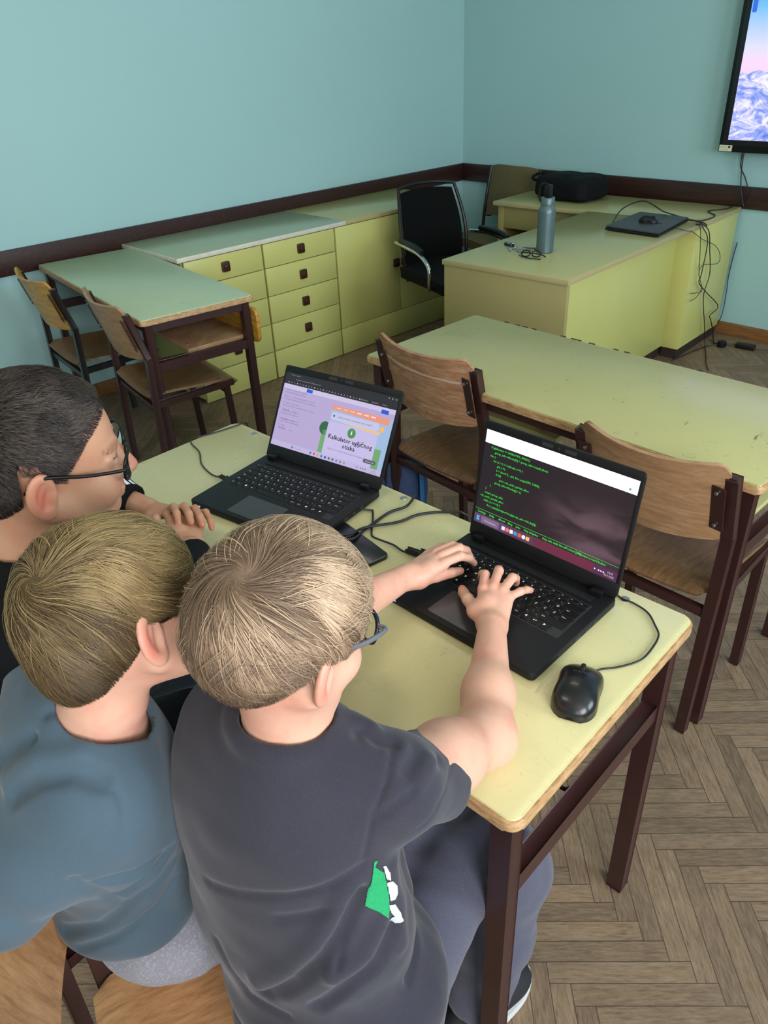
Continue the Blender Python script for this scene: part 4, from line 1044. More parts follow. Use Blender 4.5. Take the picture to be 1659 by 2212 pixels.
def b3_body(P):
    d = head_sdf(P, B3H, B3R, B3S)
    d = smin(d, chain(P, [(-.174, -.205, 1.09), (-.176, -.196, 1.02), (-.172, -.205, .95)], [.046, .043, .055], .02), .03)
    d = smin(d, chain(P, [RS, RS*.5+RE*.5, RE, RE*.65+RW*.35, RW*.97+RE*.03], [.046, .042, .038, .0335, .0225], .03), .03)
    d = smin(d, chain(P, [LS, LS*.5+LE*.5, LE, LE*.65+LW*.35, LW], [.046, .042, .036, .034, .0215], .02), .03)
    d = smin(d, hand_sdf(P, RW, R_HAND), .012); d = smin(d, hand_sdf(P, LW, L_HAND), .012)
    d = smin(d, ell(P, (-.182, -.205, .87), (.105, .062, .11)), .05); d = smin(d, ell(P, (-.16, -.215, .68), (.095, .075, .15)), .05)
    d = smin(d, chain(P, [(-.20, -.20, .50), (-.26, .10, .495), (-.26, .11, .14)], [.065, .048, .036], .03), .04)
    d = smin(d, chain(P, [(-.09, -.20, .49), (-.130, .03, .485), (-.105, .13, .43), (-.10, .10, .12)], [.065, .048, .046, .036], .03), .04)
    return d
B3_FOLDS = [
  ([(-0.19,-0.325,0.838),(-0.146,-0.312,0.849),(-0.098,-0.285,0.865),(-0.063,-0.249,0.88),(-0.05,-0.217,0.888)], 0.006, -0.0036),
  ([(-0.125,-0.321,0.676),(-0.086,-0.301,0.726),(-0.064,-0.274,0.77),(-0.055,-0.251,0.803),(-0.049,-0.228,0.849)], 0.009, -0.0208),
  ([(-0.129,-0.324,0.707),(-0.094,-0.301,0.75),(-0.073,-0.277,0.791),(-0.063,-0.258,0.826),(-0.055,-0.237,0.865)], 0.012, 0.0125),
  ([(-0.069,-0.287,0.676),(-0.043,-0.257,0.717),(-0.03,-0.223,0.734),(-0.034,-0.198,0.758)], 0.009, -0.0187),
  ([(-0.055,-0.272,0.738),(-0.038,-0.236,0.757),(-0.038,-0.211,0.781)], 0.011, 0.0104),
  ([(-0.053,-0.268,0.741),(-0.054,-0.255,0.784),(-0.051,-0.239,0.819)], 0.005, -0.0048),
  ([(-0.194,-0.333,0.723),(-0.157,-0.327,0.641),(-0.107,-0.311,0.636)], 0.007, -0.0036),
  ([(-0.106,-0.296,0.827),(-0.075,-0.27,0.837),(-0.057,-0.244,0.851)], 0.007, -0.0036),
  ([(-0.176,-0.151,0.929),(-0.153,-0.144,0.955),(-0.103,-0.161,1.0)], 0.007, -0.0048),
  ([(-0.106,-0.147,0.995),(-0.088,-0.145,0.989),(-0.078,-0.134,0.983)], 0.007, -0.0104),
  ([(-0.132,-0.143,0.984),(-0.107,-0.139,0.991)], 0.01, 0.0104),
  ([(-0.059,-0.116,0.971),(-0.048,-0.145,0.973)], 0.008, -0.0104),
  ([(-0.047,-0.105,0.956),(-0.034,-0.143,0.957)], 0.008, 0.0036),
  ([(-0.05,-0.09,0.94),(-0.035,-0.16,0.958),(-0.047,-0.191,0.948)], 0.006, -0.0036),
  ([(-0.075,-0.138,0.984),(-0.056,-0.167,0.976),(-0.052,-0.196,0.949),(-0.05,-0.213,0.899)], 0.0035, -0.003),
  ([(-0.053,-0.065,0.915),(-0.022,-0.123,0.925),(-0.024,-0.156,0.91)], 0.003, -0.0014),
  ([(-0.062,-0.144,0.809),(-0.055,-0.134,0.729),(-0.056,-0.132,0.643),(-0.027,-0.178,0.636)], 0.008, -0.0125),
  ([(-0.045,-0.177,0.847),(-0.04,-0.174,0.777),(-0.027,-0.187,0.722)], 0.01, 0.0048),
]
def b3_shirt(P):
    R = frame((-.22, .97, 0))
    d = ell(P, (-.190, -.212, .865), (.146, .106, .140), R)
    d = smin(d, ell(P, (-.178, -.215, .70), (.155, .118, .17), R), .06)
    d = smin(d, ell(P, (-.140, -.205, .565), (.158, .135, .080), R), .05)
    d = smin(d, chain(P, [(-.285, -.205, .935), (-.172, -.208, .968), (-.085, -.150, .930)], [.056, .060, .056], .02), .04)
    d = smin(d, chain(P, [RS+V3(0, 0, -.004), RS*.5+RE*.5+V3(-.006, -.012, -.022)], [.054, .058], .02), .025)
    d = smin(d, chain(P, [LS, LS*.42+LE*.58], [.062, .064], .02), .025)
    # collar rib
    c = V3(-.177, -.203, .985); ax = V3(.05, .22, 1.0); ax /= np.linalg.norm(ax)
    q = P-c; h = q@ax; rr = _n(q-h[:, None]*ax)
    ring = np.sqrt((rr-.057)**2+(h-.016)**2)-.0075
    d = smin(d, ring, .012)
    d = ridges(P, d, B3_FOLDS)
    d = d + .0018*wav(P, 26, 1.0)+.0008*wav(P, 60, 4.0)
    d = smax(d, .500-P[:, 2], .01)
    for S, E_ in ((RS, RE), (LS, LE)):
        ax2 = (E_-S)/np.linalg.norm(E_-S); end = S+(E_-S)*(.42 if S is RS else .66)
        near = _n(P-end) < .16
        d = np.where(near, smax(d, (P-end)@ax2, .004), d)
        d = smax(d, -rc(P, S*.5+E_*.5, S*.1+E_*.9, .049, .053), .004)
    d = smax(d, -rc(P, c-ax*.03, c+ax*.12, .0445, .062), .004)
    return d
def b3_jeans(P):
    d = ell(P, (-.13, -.22, .50), (.150, .135, .085))
    d = smin(d, chain(P, [(-.20, -.20, .50), (-.265, .10, .505), (-.27, .13, .47), (-.265, .12, .10)], [.088, .076, .072, .062], .03), .03)
    d = smin(d, chain(P, [(-.085, -.20, .495), (-.130, .03, .490), (-.115, .125, .460), (-.100, .145, .41), (-.095, .12, .25), (-.10, .08, .10)], [.088, .066, .070, .072, .062, .060], .03), .03)
    d = d+.0030*wav(P, 22, 2.0)+.0015*wav(P, 48, 5.0)
    return smax(d, .09-P[:, 2], .006)
# ---- boy in the grey-blue long-sleeved shirt
B2S = .925; B2H = V3(-.333, -.278, 1.128); B2R = frame((-.06, .97, -.10), roll=.32)
b2RS, b2RE, b2RW = V3(-.318, -.372, .915), V3(-.385, -.485, .800), V3(-.55, -.60, .735)
b2LS, b2LE, b2LW = V3(-.515, -.300, .935), V3(-.60, -.15, .80), V3(-.52, -.02, .76)
def b2_body(P):
    d = head_sdf(P, B2H, B2R, B2S)
    d = smin(d, chain(P, [(-.338, -.305, 1.085), (-.352, -.316, 1.01), (-.38, -.33, .95)], [.046, .043, .055], .02), .03)
    d = smin(d, ell(P, (-.41, -.34, .86), (.115, .075, .12)), .05); d = smin(d, ell(P, (-.425, -.31, .66), (.10, .08, .15)), .05)
    for S, E_, W in ((b2RS, b2RE, b2RW), (b2LS, b2LE, b2LW)):
        d = smin(d, chain(P, [S, E_, W], [.043, .034, .022], .02), .03)
        d = smin(d, chain(P, [W, W+(W-E_)*.35], [.022, .024], .02), .02)
        ax = np.cross(W-E_, (0, 0, 1)); ax = ax/np.linalg.norm(ax); f = (W-E_)/np.linalg.norm(W-E_)
        for k in range(5):
            o = (k-2)*.014; b = W+f*.055+ax*o
            d = smin(d, chain(P, [b, b+f*.03+ax*o*.4, b+f*.045-V3(0, 0, .012)+ax*o*.4], [.0085, .0078, .0068], .003), .006)
    d = smin(d, chain(P, [(-.485, -.27, .50), (-.50, .0, .49), (-.51, .02, .12)], [.075, .052, .036], .03), .04)
    d = smin(d, chain(P, [(-.385, -.27, .50), (-.37, .02, .49), (-.37, .02, .12)], [.075, .052, .036], .03), .04)
    return d
B2_FOLDS = [
  ([(-0.385,-0.321,0.958),(-0.361,-0.336,0.949),(-0.282,-0.375,0.979)], 0.003, -0.0029),
  ([(-0.282,-0.375,0.979),(-0.266,-0.361,0.964),(-0.253,-0.366,0.942),(-0.251,-0.388,0.912)], 0.0035, -0.0036),
  ([(-0.36,-0.436,0.949),(-0.328,-0.411,0.981),(-0.302,-0.385,0.988),(-0.281,-0.37,0.979)], 0.01, -0.0156),
  ([(-0.38,-0.432,0.952),(-0.348,-0.404,0.988),(-0.313,-0.373,0.995)], 0.012, 0.0097),
  ([(-0.412,-0.426,0.958),(-0.375,-0.4,0.994),(-0.374,-0.363,0.978),(-0.366,-0.337,0.95)], 0.01, -0.0097),
  ([(-0.374,-0.373,1.016),(-0.386,-0.347,0.971),(-0.376,-0.325,0.952)], 0.008, -0.0078),
  ([(-0.27,-0.412,0.855),(-0.262,-0.376,0.837),(-0.261,-0.341,0.832)], 0.007, -0.0117),
  ([(-0.29,-0.391,0.784),(-0.267,-0.361,0.81),(-0.265,-0.329,0.823)], 0.007, -0.0117),
  ([(-0.275,-0.431,0.876),(-0.285,-0.409,0.816),(-0.306,-0.387,0.736)], 0.007, -0.0097),
  ([(-0.396,-0.444,0.653),(-0.338,-0.412,0.691),(-0.292,-0.372,0.753),(-0.282,-0.327,0.777)], 0.008, -0.0117),
  ([(-0.374,-0.442,0.633),(-0.325,-0.4,0.669),(-0.302,-0.353,0.697),(-0.298,-0.322,0.725)], 0.006, -0.0078),
  ([(-0.427,-0.348,1.015),(-0.393,-0.35,1.006),(-0.393,-0.321,0.967),(-0.353,-0.307,0.945),(-0.311,-0.298,0.961)], 0.003, -0.0026),
]
def b2_shirt(P):
    R = frame((.10, .99, 0))
    d = ell(P, (-.405, -.345, .865), (.150, .108, .14), R)
    d = smin(d, ell(P, (-.42, -.335, .72), (.122, .104, .15), R), .06)
    d = smin(d, ell(P, (-.430, -.345, .625), (.125, .105, .065), R), .04)
    d = smin(d, chain(P, [(-.51, -.31, .94), (-.375, -.335, .965), (-.33, -.365, .93)], [.055, .055, .058], .02), .04)
    for S, E_, W in ((b2RS, b2RE, b2RW), (b2LS, b2LE, b2LW)):
        d = smin(d, chain(P, [S, S*.5+E_*.5, E_, W], [.066, .062, .056, .036], .02), .03)
    d = ridges(P, d, B2_FOLDS)
    d = d+.0018*wav(P, 24, 7.0)+.0010*wav(P, 55, 3.0)
    d = smax(d, .572-P[:, 2]+.10*(P[:, 0]+.43), .010)
    c = V3(-.352, -.318, .985); ax = V3(.12, .05, 1.0); ax /= np.linalg.norm(ax)
    q = P-c; h = q@ax; rr = _n(q-h[:, None]*ax)
    d = smax(d, -rc(P, c-ax*.03, c+ax*.12, .0455, .064), .004)
    return d
def b2_jeans(P):
    d = ell(P, (-.42, -.305, .525), (.130, .112, .080))
    d = smin(d, chain(P, [(-.49, -.26, .50), (-.51, .0, .49), (-.515, .04, .44), (-.51, .03, .08)], [.080, .070, .066, .055], .03), .03)
    d = smin(d, chain(P, [(-.38, -.26, .50), (-.37, .02, .49), (-.36, .06, .44), (-.37, .04, .08)], [.080, .070, .066, .055], .03), .03)
    d = d+.003*wav(P, 30, 2.0)+.002*wav(P, 70, 5.0)
    return smax(d, .08-P[:, 2], .006)
# ---- boy with short dark hair and black glasses
B1H = V3(-.604, -.209, 1.202); B1R = frame((.353, .926, -.133), roll=-.12)
B1R_HAND = dict(thumb=[(-.845,.045,.835),(-.868,.040,.850),(-.882,.048,.855),(-.893,.056,.853)],
  index=[(-.865,.070,.848),(-.893,.078,.846),(-.908,.088,.830),(-.905,.094,.812)],
  middle=[(-.860,.088,.846),(-.888,.100,.842),(-.900,.108,.826),(-.895,.108,.81)],
  ring=[(-.850,.103,.840),(-.872,.118,.834),(-.882,.124,.82),(-.877,.12,.806)],
  little=[(-.838,.112,.832),(-.855,.128,.824),(-.862,.134,.812),(-.86,.128,.80)])
B1L_HAND = dict(thumb=[(-.915,.052,.838),(-.885,.040,.846),(-.855,.032,.842),(-.835,.030,.836)],
  index=[(-.905,.088,.845),(-.880,.090,.864),(-.852,.078,.866),(-.838,.070,.856)],
  middle=[(-.898,.108,.842),(-.868,.106,.862),(-.838,.096,.862),(-.822,.088,.853)],
  ring=[(-.888,.124,.836),(-.856,.122,.854),(-.826,.112,.852),(-.810,.104,.844)],
  little=[(-.880,.134,.828),(-.846,.138,.842),(-.818,.128,.838),(-.804,.120,.83)])
b1RS, b1RE, b1RW = V3(-.545, -.300, .985), V3(-.560, -.075, .850), V3(-.780, .055, .828)
b1LS, b1LE, b1LW = V3(-.800, -.245, .985), V3(-1.060, .035, .850), V3(-.965, .075, .835)
def b1_body(P):
    d = head_sdf(P, B1H, B1R)
    d = smin(d, chain(P, [(-.625, -.235, 1.15), (-.655, -.265, 1.07), (-.67, -.28, .99)], [.054, .052, .06], .02), .03)
    d = smin(d, ell(P, (-.67, -.30, .90), (.13, .085, .14)), .05); d = smin(d, ell(P, (-.67, -.32, .66), (.12, .09, .18)), .05)
    d = smin(d, chain(P, [b1RS, b1RE, b1RW], [.045, .036, .0225], .02), .03); d = smin(d, chain(P, [b1LS, b1LE, b1LW], [.045, .036, .0225], .02), .03)
    d = smin(d, hand_sdf(P, b1LW, B1L_HAND), .012)
    d2 = hand_sdf(P, b1RW, B1R_HAND); d = smin(d, d2, .0035)
    d = smin(d, chain(P, [(-.73, -.31, .50), (-.74, .0, .49), (-.74, .02, .12)], [.078, .054, .038], .03), .04)
    d = smin(d, chain(P, [(-.61, -.31, .50), (-.60, .0, .49), (-.61, .02, .12)], [.078, .054, .038], .03), .04)
    return d
def b1_jacket(P):
    d = ell(P, (-.67, -.30, .89), (.158, .118, .165)); d = smin(d, ell(P, (-.67, -.32, .67), (.145, .120, .20)), .06)
    d = smin(d, chain(P, [b1LS, (-.67, -.285, 1.01), b1RS], [.062, .066, .062], .02), .04)
    for S, E_, W in ((b1RS, b1RE, b1RW), (b1LS, b1LE, b1LW)):
        W2 = W*.86+E_*.14
        d = smin(d, chain(P, [S, E_, W2], [.064, .054, .036], .02), .03)
    d = smin(d, chain(P, [(-.71, -.31, 1.055), (-.655, -.325, 1.07), (-.60, -.29, 1.045)], [.024, .026, .024], .02), .02)
    d = d+.003*wav(P, 26, 9.0)+.0015*wav(P, 60, 2.0)
    d = smax(d, .49-P[:, 2], .008)
    d = smax(d, -rc(P, (-.655, -.262, 1.06), (-.625, -.225, 1.16), .062, .080), .004)
    for E_, W in ((b1RE, b1RW), (b1LE, b1LW)):
        f = (W-E_)/np.linalg.norm(W-E_); end = W-f*.030
        near = _n(P-end) < .075
        d = np.where(near, smax(d, (P-end)@f, .003), d)
        d = smax(d, -rc(P, W-f*.055, W+f*.02, .0275, .029), .003)
    return d
def b1_jeans(P):
    d = ell(P, (-.67, -.31, .50), (.14, .13, .085))
    for x in (-.735, -.605):
        d = smin(d, chain(P, [(x, -.31, .50), (x, .0, .49), (x, .04, .44), (x, .03, .08)], [.084, .070, .066, .055], .03), .03)
    return smax(d+.003*wav(P, 30, 2.0), .08-P[:, 2], .006)
# ------------------------------------------------------------------ building the people from their surfaces
def sdf_object(name, f, lo, hi, h, mat, parent, origin, attr=None):
    v, q = mesh_sdf(f, lo, hi, h)
    me = bpy.data.meshes.new(name); v0 = v-np.asarray(origin)
    me.vertices.add(len(v)); me.vertices.foreach_set('co', v0.astype(np.float32).ravel())
    me.loops.add(len(q)*4); me.loops.foreach_set('vertex_index', q.astype(np.int32).ravel())
    me.polygons.add(len(q)); me.polygons.foreach_set('loop_start', np.arange(0, len(q)*4, 4, dtype=np.int32))
    me.update(calc_edges=True); me.validate()
    me.polygons.foreach_set('use_smooth', [True]*len(me.polygons))
    if attr:
        for an, fn in attr.items():
            a = me.attributes.new(an, 'FLOAT_COLOR', 'POINT'); c = np.ones((len(v), 4), np.float32); c[:, :3] = fn(v)
            a.data.foreach_set('color', c.ravel())
    ms = mat if isinstance(mat, (list, tuple)) else [mat]
    for m in ms: me.materials.append(m)
    o = bpy.data.objects.new(name, me); COL.objects.link(o); o.parent = parent
    return o
def skin_mat(name, base, flush):
    m, nt, b = new_mat(name); t = NT(nt); co = t.coord()
    at = t.n('ShaderNodeAttribute'); at.attribute_name = 'tone'
    n = t.noise(co, 22, 4, .6); n2 = t.noise(co, 300, 2, .5)
    c = t.mix(t.m('MULTIPLY', t.ramp_f(n, .42, .72), .4), rgb(base), rgb(flush))
    sp = t.n('ShaderNodeSeparateColor'); t.link(at.outputs['Color'], sp.inputs[0])
    c = t.mix(sp.outputs[0], c, rgb(flush))                       # red where ears, nails, lips, knuckles
    c = t.mix(sp.outputs[1], c, rgb((196, 186, 178)))             # eye white
    c = t.mix(sp.outputs[2], c, rgb((58, 42, 34)))                # brows, iris
    t.link(c, b.inputs['Base Color'])
    b.inputs['Roughness'].default_value = .48; b.inputs['Specular IOR Level'].default_value = .4
    b.inputs['Subsurface Weight'].default_value = .25; b.inputs['Subsurface Radius'].default_value = (.012, .005, .003); b.inputs['Subsurface Scale'].default_value = .6
    t.bump(n2, b, .10, .0006)
    return m
def fabric(name, col, col2, rough=.85, weave=900, wash=.25, sheen=.2):
    m, nt, b = new_mat(name); t = NT(nt); co = t.coord()
    n = t.noise(co, 9, 5, .6); n2 = t.noise(co, weave, 2, .6); n3 = t.noise(t.scale(co, (1, 1, 3)), 60, 3, .6)
    c = t.mix(n, rgb(col), rgb(col2))
    c = t.mix(t.m('MULTIPLY', t.ramp_f(n2, .45, .75), wash), c, rgb(tuple(min(255, x*1.45+14) for x in col)))
    t.link(c, b.inputs['Base Color']); b.inputs['Roughness'].default_value = rough
    b.inputs['Specular IOR Level'].default_value = .2
    b.inputs['Sheen Weight'].default_value = sheen; b.inputs['Sheen Roughness'].default_value = .5
    hh = t.m('ADD', t.m('MULTIPLY', n2, .5), t.m('MULTIPLY', n3, .5)); t.bump(hh, b, .25, .0012)
    return m
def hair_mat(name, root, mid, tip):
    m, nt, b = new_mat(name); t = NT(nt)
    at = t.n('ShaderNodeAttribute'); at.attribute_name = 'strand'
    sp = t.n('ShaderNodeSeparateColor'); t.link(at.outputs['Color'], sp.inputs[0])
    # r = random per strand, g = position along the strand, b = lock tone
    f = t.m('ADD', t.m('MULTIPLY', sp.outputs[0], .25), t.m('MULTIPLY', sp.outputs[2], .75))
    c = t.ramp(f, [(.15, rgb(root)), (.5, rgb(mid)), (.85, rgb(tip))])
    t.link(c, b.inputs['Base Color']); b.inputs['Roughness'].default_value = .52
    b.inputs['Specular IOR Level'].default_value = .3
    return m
def tone_head(H, R, hands=()):
    def fn(v):
        q = (v-H)@R; out = np.zeros((len(v), 3))
        red = np.zeros(len(v))
        for s in (-1, 1):
            red = np.maximum(red, .85*np.clip(1-_n((q-(s*.083, -.012, -.024))/(.012, .026, .036)), 0, 1)*1.6)
            red = np.maximum(red, .35*np.clip(1-_n((q-(s*.042, .07, -.045))/.03), 0, 1))
        red = np.maximum(red, .9*(np.abs(q[:, 0]) < .017)*(np.abs(q[:, 2]+.068) < .0095)*(q[:, 1] > .080))
        red = np.maximum(red, .4*np.clip(1-_n((q-(0, .110, -.039))/.018), 0, 1))
        for hp in hands:
            for k, pts in hp.items():
                red = np.maximum(red, .75*np.clip(1-_n(v-np.asarray(pts[-1]))/.013, 0, 1))
                red = np.maximum(red, .4*np.clip(1-_n(v-np.asarray(pts[1]))/.012, 0, 1))
                red = np.maximum(red, .3*np.clip(1-_n(v-np.asarray(pts[0]))/.014, 0, 1))
        eye = np.zeros(len(v)); dark = np.zeros(len(v))
        for s in (-1, 1):
            c = (s*.030, .073, -.008); dd = _n(q-c)
            on = (dd < .0137)*(q[:, 1] > .0790)*(q[:, 2] < -.0045)*(q[:, 2] > -.0115)
            eye = np.maximum(eye, on*.45); dark = np.maximum(dark, on*(_n((q-(s*.028, .085, -.008))*(1, .5, 1)) < .0062))
            br = np.exp(-((q[:, 2]-.0135+.25*np.clip(np.abs(q[:, 0])-.036, 0, 1))/.003)**2)
            dark = np.maximum(dark, .45*br*(np.abs(q[:, 0]) > .012)*(np.abs(q[:, 0]) < .047)*(q[:, 1] > .05))
            dark = np.maximum(dark, .8*(dd < .0150)*(q[:, 1] > .077)*(np.abs(q[:, 2]+.0030) < .0010))
        out[:, 0] = np.clip(red, 0, 1); out[:, 1] = eye*(dark < .5); out[:, 2] = np.clip(dark, 0, 1); return out
    return {'tone': fn}
def strands(cap, keep, whorl, n, L, w, lift, seed, swirl=.5, step=.006, lock=40, dev=.22, tone=(0, 1), flow=None, rnddev=.07, tz=.5):
    """tapering hairs laid over the cap surface (head coordinates), flowing away from the whorl"""
    rg = np.random.default_rng(seed); eps = 1e-4
    def grad(q):
        g = np.stack([cap(q+np.eye(3)[k]*eps)-cap(q-np.eye(3)[k]*eps) for k in range(3)], 1); return g/_n(g)[:, None]
    q = rg.normal(size=(n*4, 3)); q /= _n(q)[:, None]; q *= .13
    for _ in range(12): q = q-grad(q)*cap(q)[:, None]*.9
    q = q[keep(q, 0.0)][:n]; n = len(q)
    whorl = np.asarray(whorl, float)
    rnd = rg.random(n); pts = [q.copy()]; S = max(2, int(round(L[1]/step)))
    Ls = rg.uniform(L[0], L[1], n); phase = rg.random(n)*6.28
    lc = rg.normal(size=(lock*4, 3)); lc /= _n(lc)[:, None]; lc *= .1
    own = np.argmin(((q[:, None, :]-lc[None])**2).sum(-1), 1)
    ltone = rg.random(len(lc))[own]*.7+rg.random(n)*.3; ldev = rg.normal(size=(len(lc)))[own]*dev+rg.normal(size=n)*rnddev
    lph = (rg.random(len(lc))*6.28)[own]
    alive = np.ones(n, bool); length = np.zeros(n); cur = q.copy()
    for k in range(S):
        g = grad(cur)
        f = cur-whorl; f -= g*(f*g).sum(1)[:, None]; f /= _n(f)[:, None]
        if flow is not None: f = f+flow(cur)
        f -= g*(f*g).sum(1)[:, None]; f /= _n(f)[:, None]
        sd = np.cross(g, f)
        a = swirl*np.exp(-_n(cur-whorl)/.045)+ldev*(.5+.5*np.sin(length*32+lph))
        nx = cur+(f*np.cos(a)[:, None]+sd*np.sin(a)[:, None])*step
        t = min(1, (k+1)/4)
        tgt = lift*(.55+.3*ltone+.15*rnd)*t+lift*.16*np.sin(length*40+lph)
        nx = nx-grad(nx)*(cap(nx)-tgt)[:, None]*.85
        alive &= keep(nx, length) & (length < Ls)
        cur = np.where(alive[:, None], nx, cur); length = np.where(alive, length+step, length)
        pts.append(cur.copy())
    P = np.stack(pts, 1)
    T = np.gradient(P, axis=1); T /= np.maximum(_n(T)[..., None], 1e-9)
    G = grad(P.reshape(-1, 3)).reshape(P.shape); B = np.cross(T, G); B /= np.maximum(_n(B)[..., None], 1e-9)
    prog = np.linspace(0, 1, S+1)[None, :]; tl = np.maximum(length/(S*step), .05)[:, None]
    wid = w*(.6+.8*rnd[:, None])*np.clip(1.25-(prog/tl)**2.5, .15, 1)
    vs = np.stack([P+B*wid[..., None], P+G*wid[..., None]*.8, P-B*wid[..., None]], 2).reshape(-1, 3)
    i = np.arange(n)[:, None]*(S+1)*3+np.arange(S)[None, :]*3
    used = (np.arange(S)[None, :]*step < length[:, None]-step*.5)
    quads = np.concatenate([np.stack([i+a, i+b, i+b+3, i+a+3], -1)[used] for a, b in ((0, 1), (1, 2))])
    col = np.ones((n, S+1, 3, 4), np.float32); col[..., 0] = rnd[:, None, None]; col[..., 1] = prog[..., None]
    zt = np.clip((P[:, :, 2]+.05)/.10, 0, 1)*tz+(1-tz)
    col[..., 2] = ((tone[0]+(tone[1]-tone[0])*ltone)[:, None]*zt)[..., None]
    return vs, quads, col.reshape(-1, 4)
def hair(name, H, R, sc, cap, cover, layers, mat, parent, origin, captone=.3):
    VS = []; QS = []; CS = []; base = 0
    for kw in layers:
        v, q, cl = strands(**kw); VS.append(v); QS.append(q+base); CS.append(cl); base += len(v)
    cv, cq = mesh_sdf(lambda q: np.maximum(cap(q), -cover(q)), (-.14,)*3, (.14,)*3, .003)
    cc = np.ones((len(cv), 4), np.float32); cc[:, 0] = .3; cc[:, 1] = .5; cc[:, 2] = captone
    allv = np.concatenate(VS+[cv]); allq = np.concatenate(QS+[cq+base]); allc = np.concatenate(CS+[cc])
    usedv = np.zeros(len(allv), bool); usedv[allq.ravel()] = True; remap = np.cumsum(usedv)-1
    allv = allv[usedv]; allc = allc[usedv]; allq = remap[allq]
    wv = (allv*sc)@R.T+H-np.asarray(origin)
    me = bpy.data.meshes.new(name); me.vertices.add(len(wv)); me.vertices.foreach_set('co', wv.astype(np.float32).ravel())
    me.loops.add(len(allq)*4); me.loops.foreach_set('vertex_index', allq.astype(np.int32).ravel())
    me.polygons.add(len(allq)); me.polygons.foreach_set('loop_start', np.arange(0, len(allq)*4, 4, dtype=np.int32))
    me.update(calc_edges=True)
    me.polygons.foreach_set('use_smooth', [True]*len(me.polygons))
    at = me.attributes.new('strand', 'FLOAT_COLOR', 'POINT'); at.data.foreach_set('color', allc.ravel())
    me.materials.append(mat)
    o = bpy.data.objects.new(name, me); COL.objects.link(o); o.parent = parent
    return o
def decal(name, f, c, n, polys, mats, parent, origin, res=.0009, off=.0012):
    """printed shapes following the cloth: polys in the tangent plane at c"""
    c = np.asarray(c, float); n = np.asarray(n, float); n /= np.linalg.norm(n)
    u = np.cross((0, 0, 1.), n); u /= np.linalg.norm(u); v = np.cross(n, u)
    bm = bmesh.new()
    for k, (poly, layer) in enumerate(polys):
        pl = np.array(poly); lo = pl.min(0); hi = pl.max(0)
        nx, ny = [max(2, int(math.ceil(s/res))) for s in (hi-lo)]
        X, Y = np.meshgrid(np.linspace(lo[0], hi[0], nx+1), np.linspace(lo[1], hi[1], ny+1), indexing='ij')
        P = c+X.reshape(-1, 1)*u+Y.reshape(-1, 1)*v+n*.03
        for _ in range(30): P = P-n*(f(P)*.8)[:, None]
        P = P+n*(off+.0003*layer)
        def inside(x, y):
            r = False
            for a, b in zip(poly, poly[1:]+poly[:1]):
                if (a[1] > y) != (b[1] > y) and x < (b[0]-a[0])*(y-a[1])/(b[1]-a[1])+a[0]: r = not r
            return r
        V = [bm.verts.new(p-np.asarray(origin)) for p in P]
        for i in range(nx):
            for j in range(ny):
                if inside((X[i, j]+X[i+1, j+1])/2, (Y[i, j]+Y[i+1, j+1])/2):
                    fc = bm.faces.new([V[i*(ny+1)+j], V[(i+1)*(ny+1)+j], V[(i+1)*(ny+1)+j+1], V[i*(ny+1)+j+1]]); fc.material_index = 0 if layer == 0 else 1
    for vv in [q for q in bm.verts if not q.link_faces]: bm.verts.remove(vv)
    me = bpy.data.meshes.new(name); bm.to_mesh(me); bm.free()
    return link_mesh(name, me, mats, parent, True)
def glasses(H, R, sc, parent, origin, frame_mat, temple_mat, drop=.0, k=1.0):
    """spectacles in head coordinates: rims, bridge, temples, lenses"""
    def W(p): return tuple((np.asarray(p, float)*sc)@R.T+H-np.asarray(origin))
    root = None
    lens_m, nt, b = new_mat('clear_lens'); b.inputs['Base Color'].default_value = (.9, .95, .97, 1); b.inputs['Roughness'].default_value = .02
    b.inputs['Transmission Weight'].default_value = 1.0; b.inputs['IOR'].default_value = 1.05
    g = MB()
    y0 = .097
    for s in (-1, 1):
        pts = [(s*(.033+.0255*math.copysign(abs(math.cos(a))**.7, math.cos(a))), y0-.010*abs(math.cos(a))*(1 if math.cos(a) > 0 else 0), -.010+drop+.019*math.copysign(abs(math.sin(a))**.7, math.sin(a))) for a in np.linspace(0, 2*PI, 29)[:-1]]
        g.tube([W(p) for p in pts], .0017*sc*k, 6, True)
    g.tube([W((-.008, y0, -.003+drop)), W((0, y0+.002, .0+drop)), W((.008, y0, -.003+drop))], .0018*sc*k, 6)
    root = g.build('glasses', frame_mat, parent, 1.5)
    for s in (-1, 1):
        l = MB(); pts = [W((s*(.033+.0245*math.copysign(abs(math.cos(a))**.7, math.cos(a))), y0-.010*abs(math.cos(a))*(1 if math.cos(a) > 0 else 0), -.010+drop+.018*math.copysign(abs(math.sin(a))**.7, math.sin(a)))) for a in np.linspace(0, 2*PI, 29)[:-1]]
        l.bm.faces.new([l.bm.verts.new(p) for p in pts]); l.build('lens', lens_m, root, 'raw')
        t = MB(); t.tube([W(p) for p in smoothline([(s*.0585, .089, -.001+drop), (s*.070, .085, .0+drop), (s*.0765, .04, -.001), (s*.0785, -.005, .004), (s*.075, -.022, -.004), (s*.072, -.032, -.020)], 5)], .0019*sc*k, 6)
        t.build('temple', temple_mat, root, 1.5)
    return root

SK3 = skin_mat('fair_skin', (214, 166, 142), (212, 128, 110)); SK1 = skin_mat('tan_skin', (188, 142, 112), (188, 108, 88))
def person(label, x, y): return thing('person', label, 'person', tuple(F((x, y, 0))), FA), np.array([x, y, 0.])
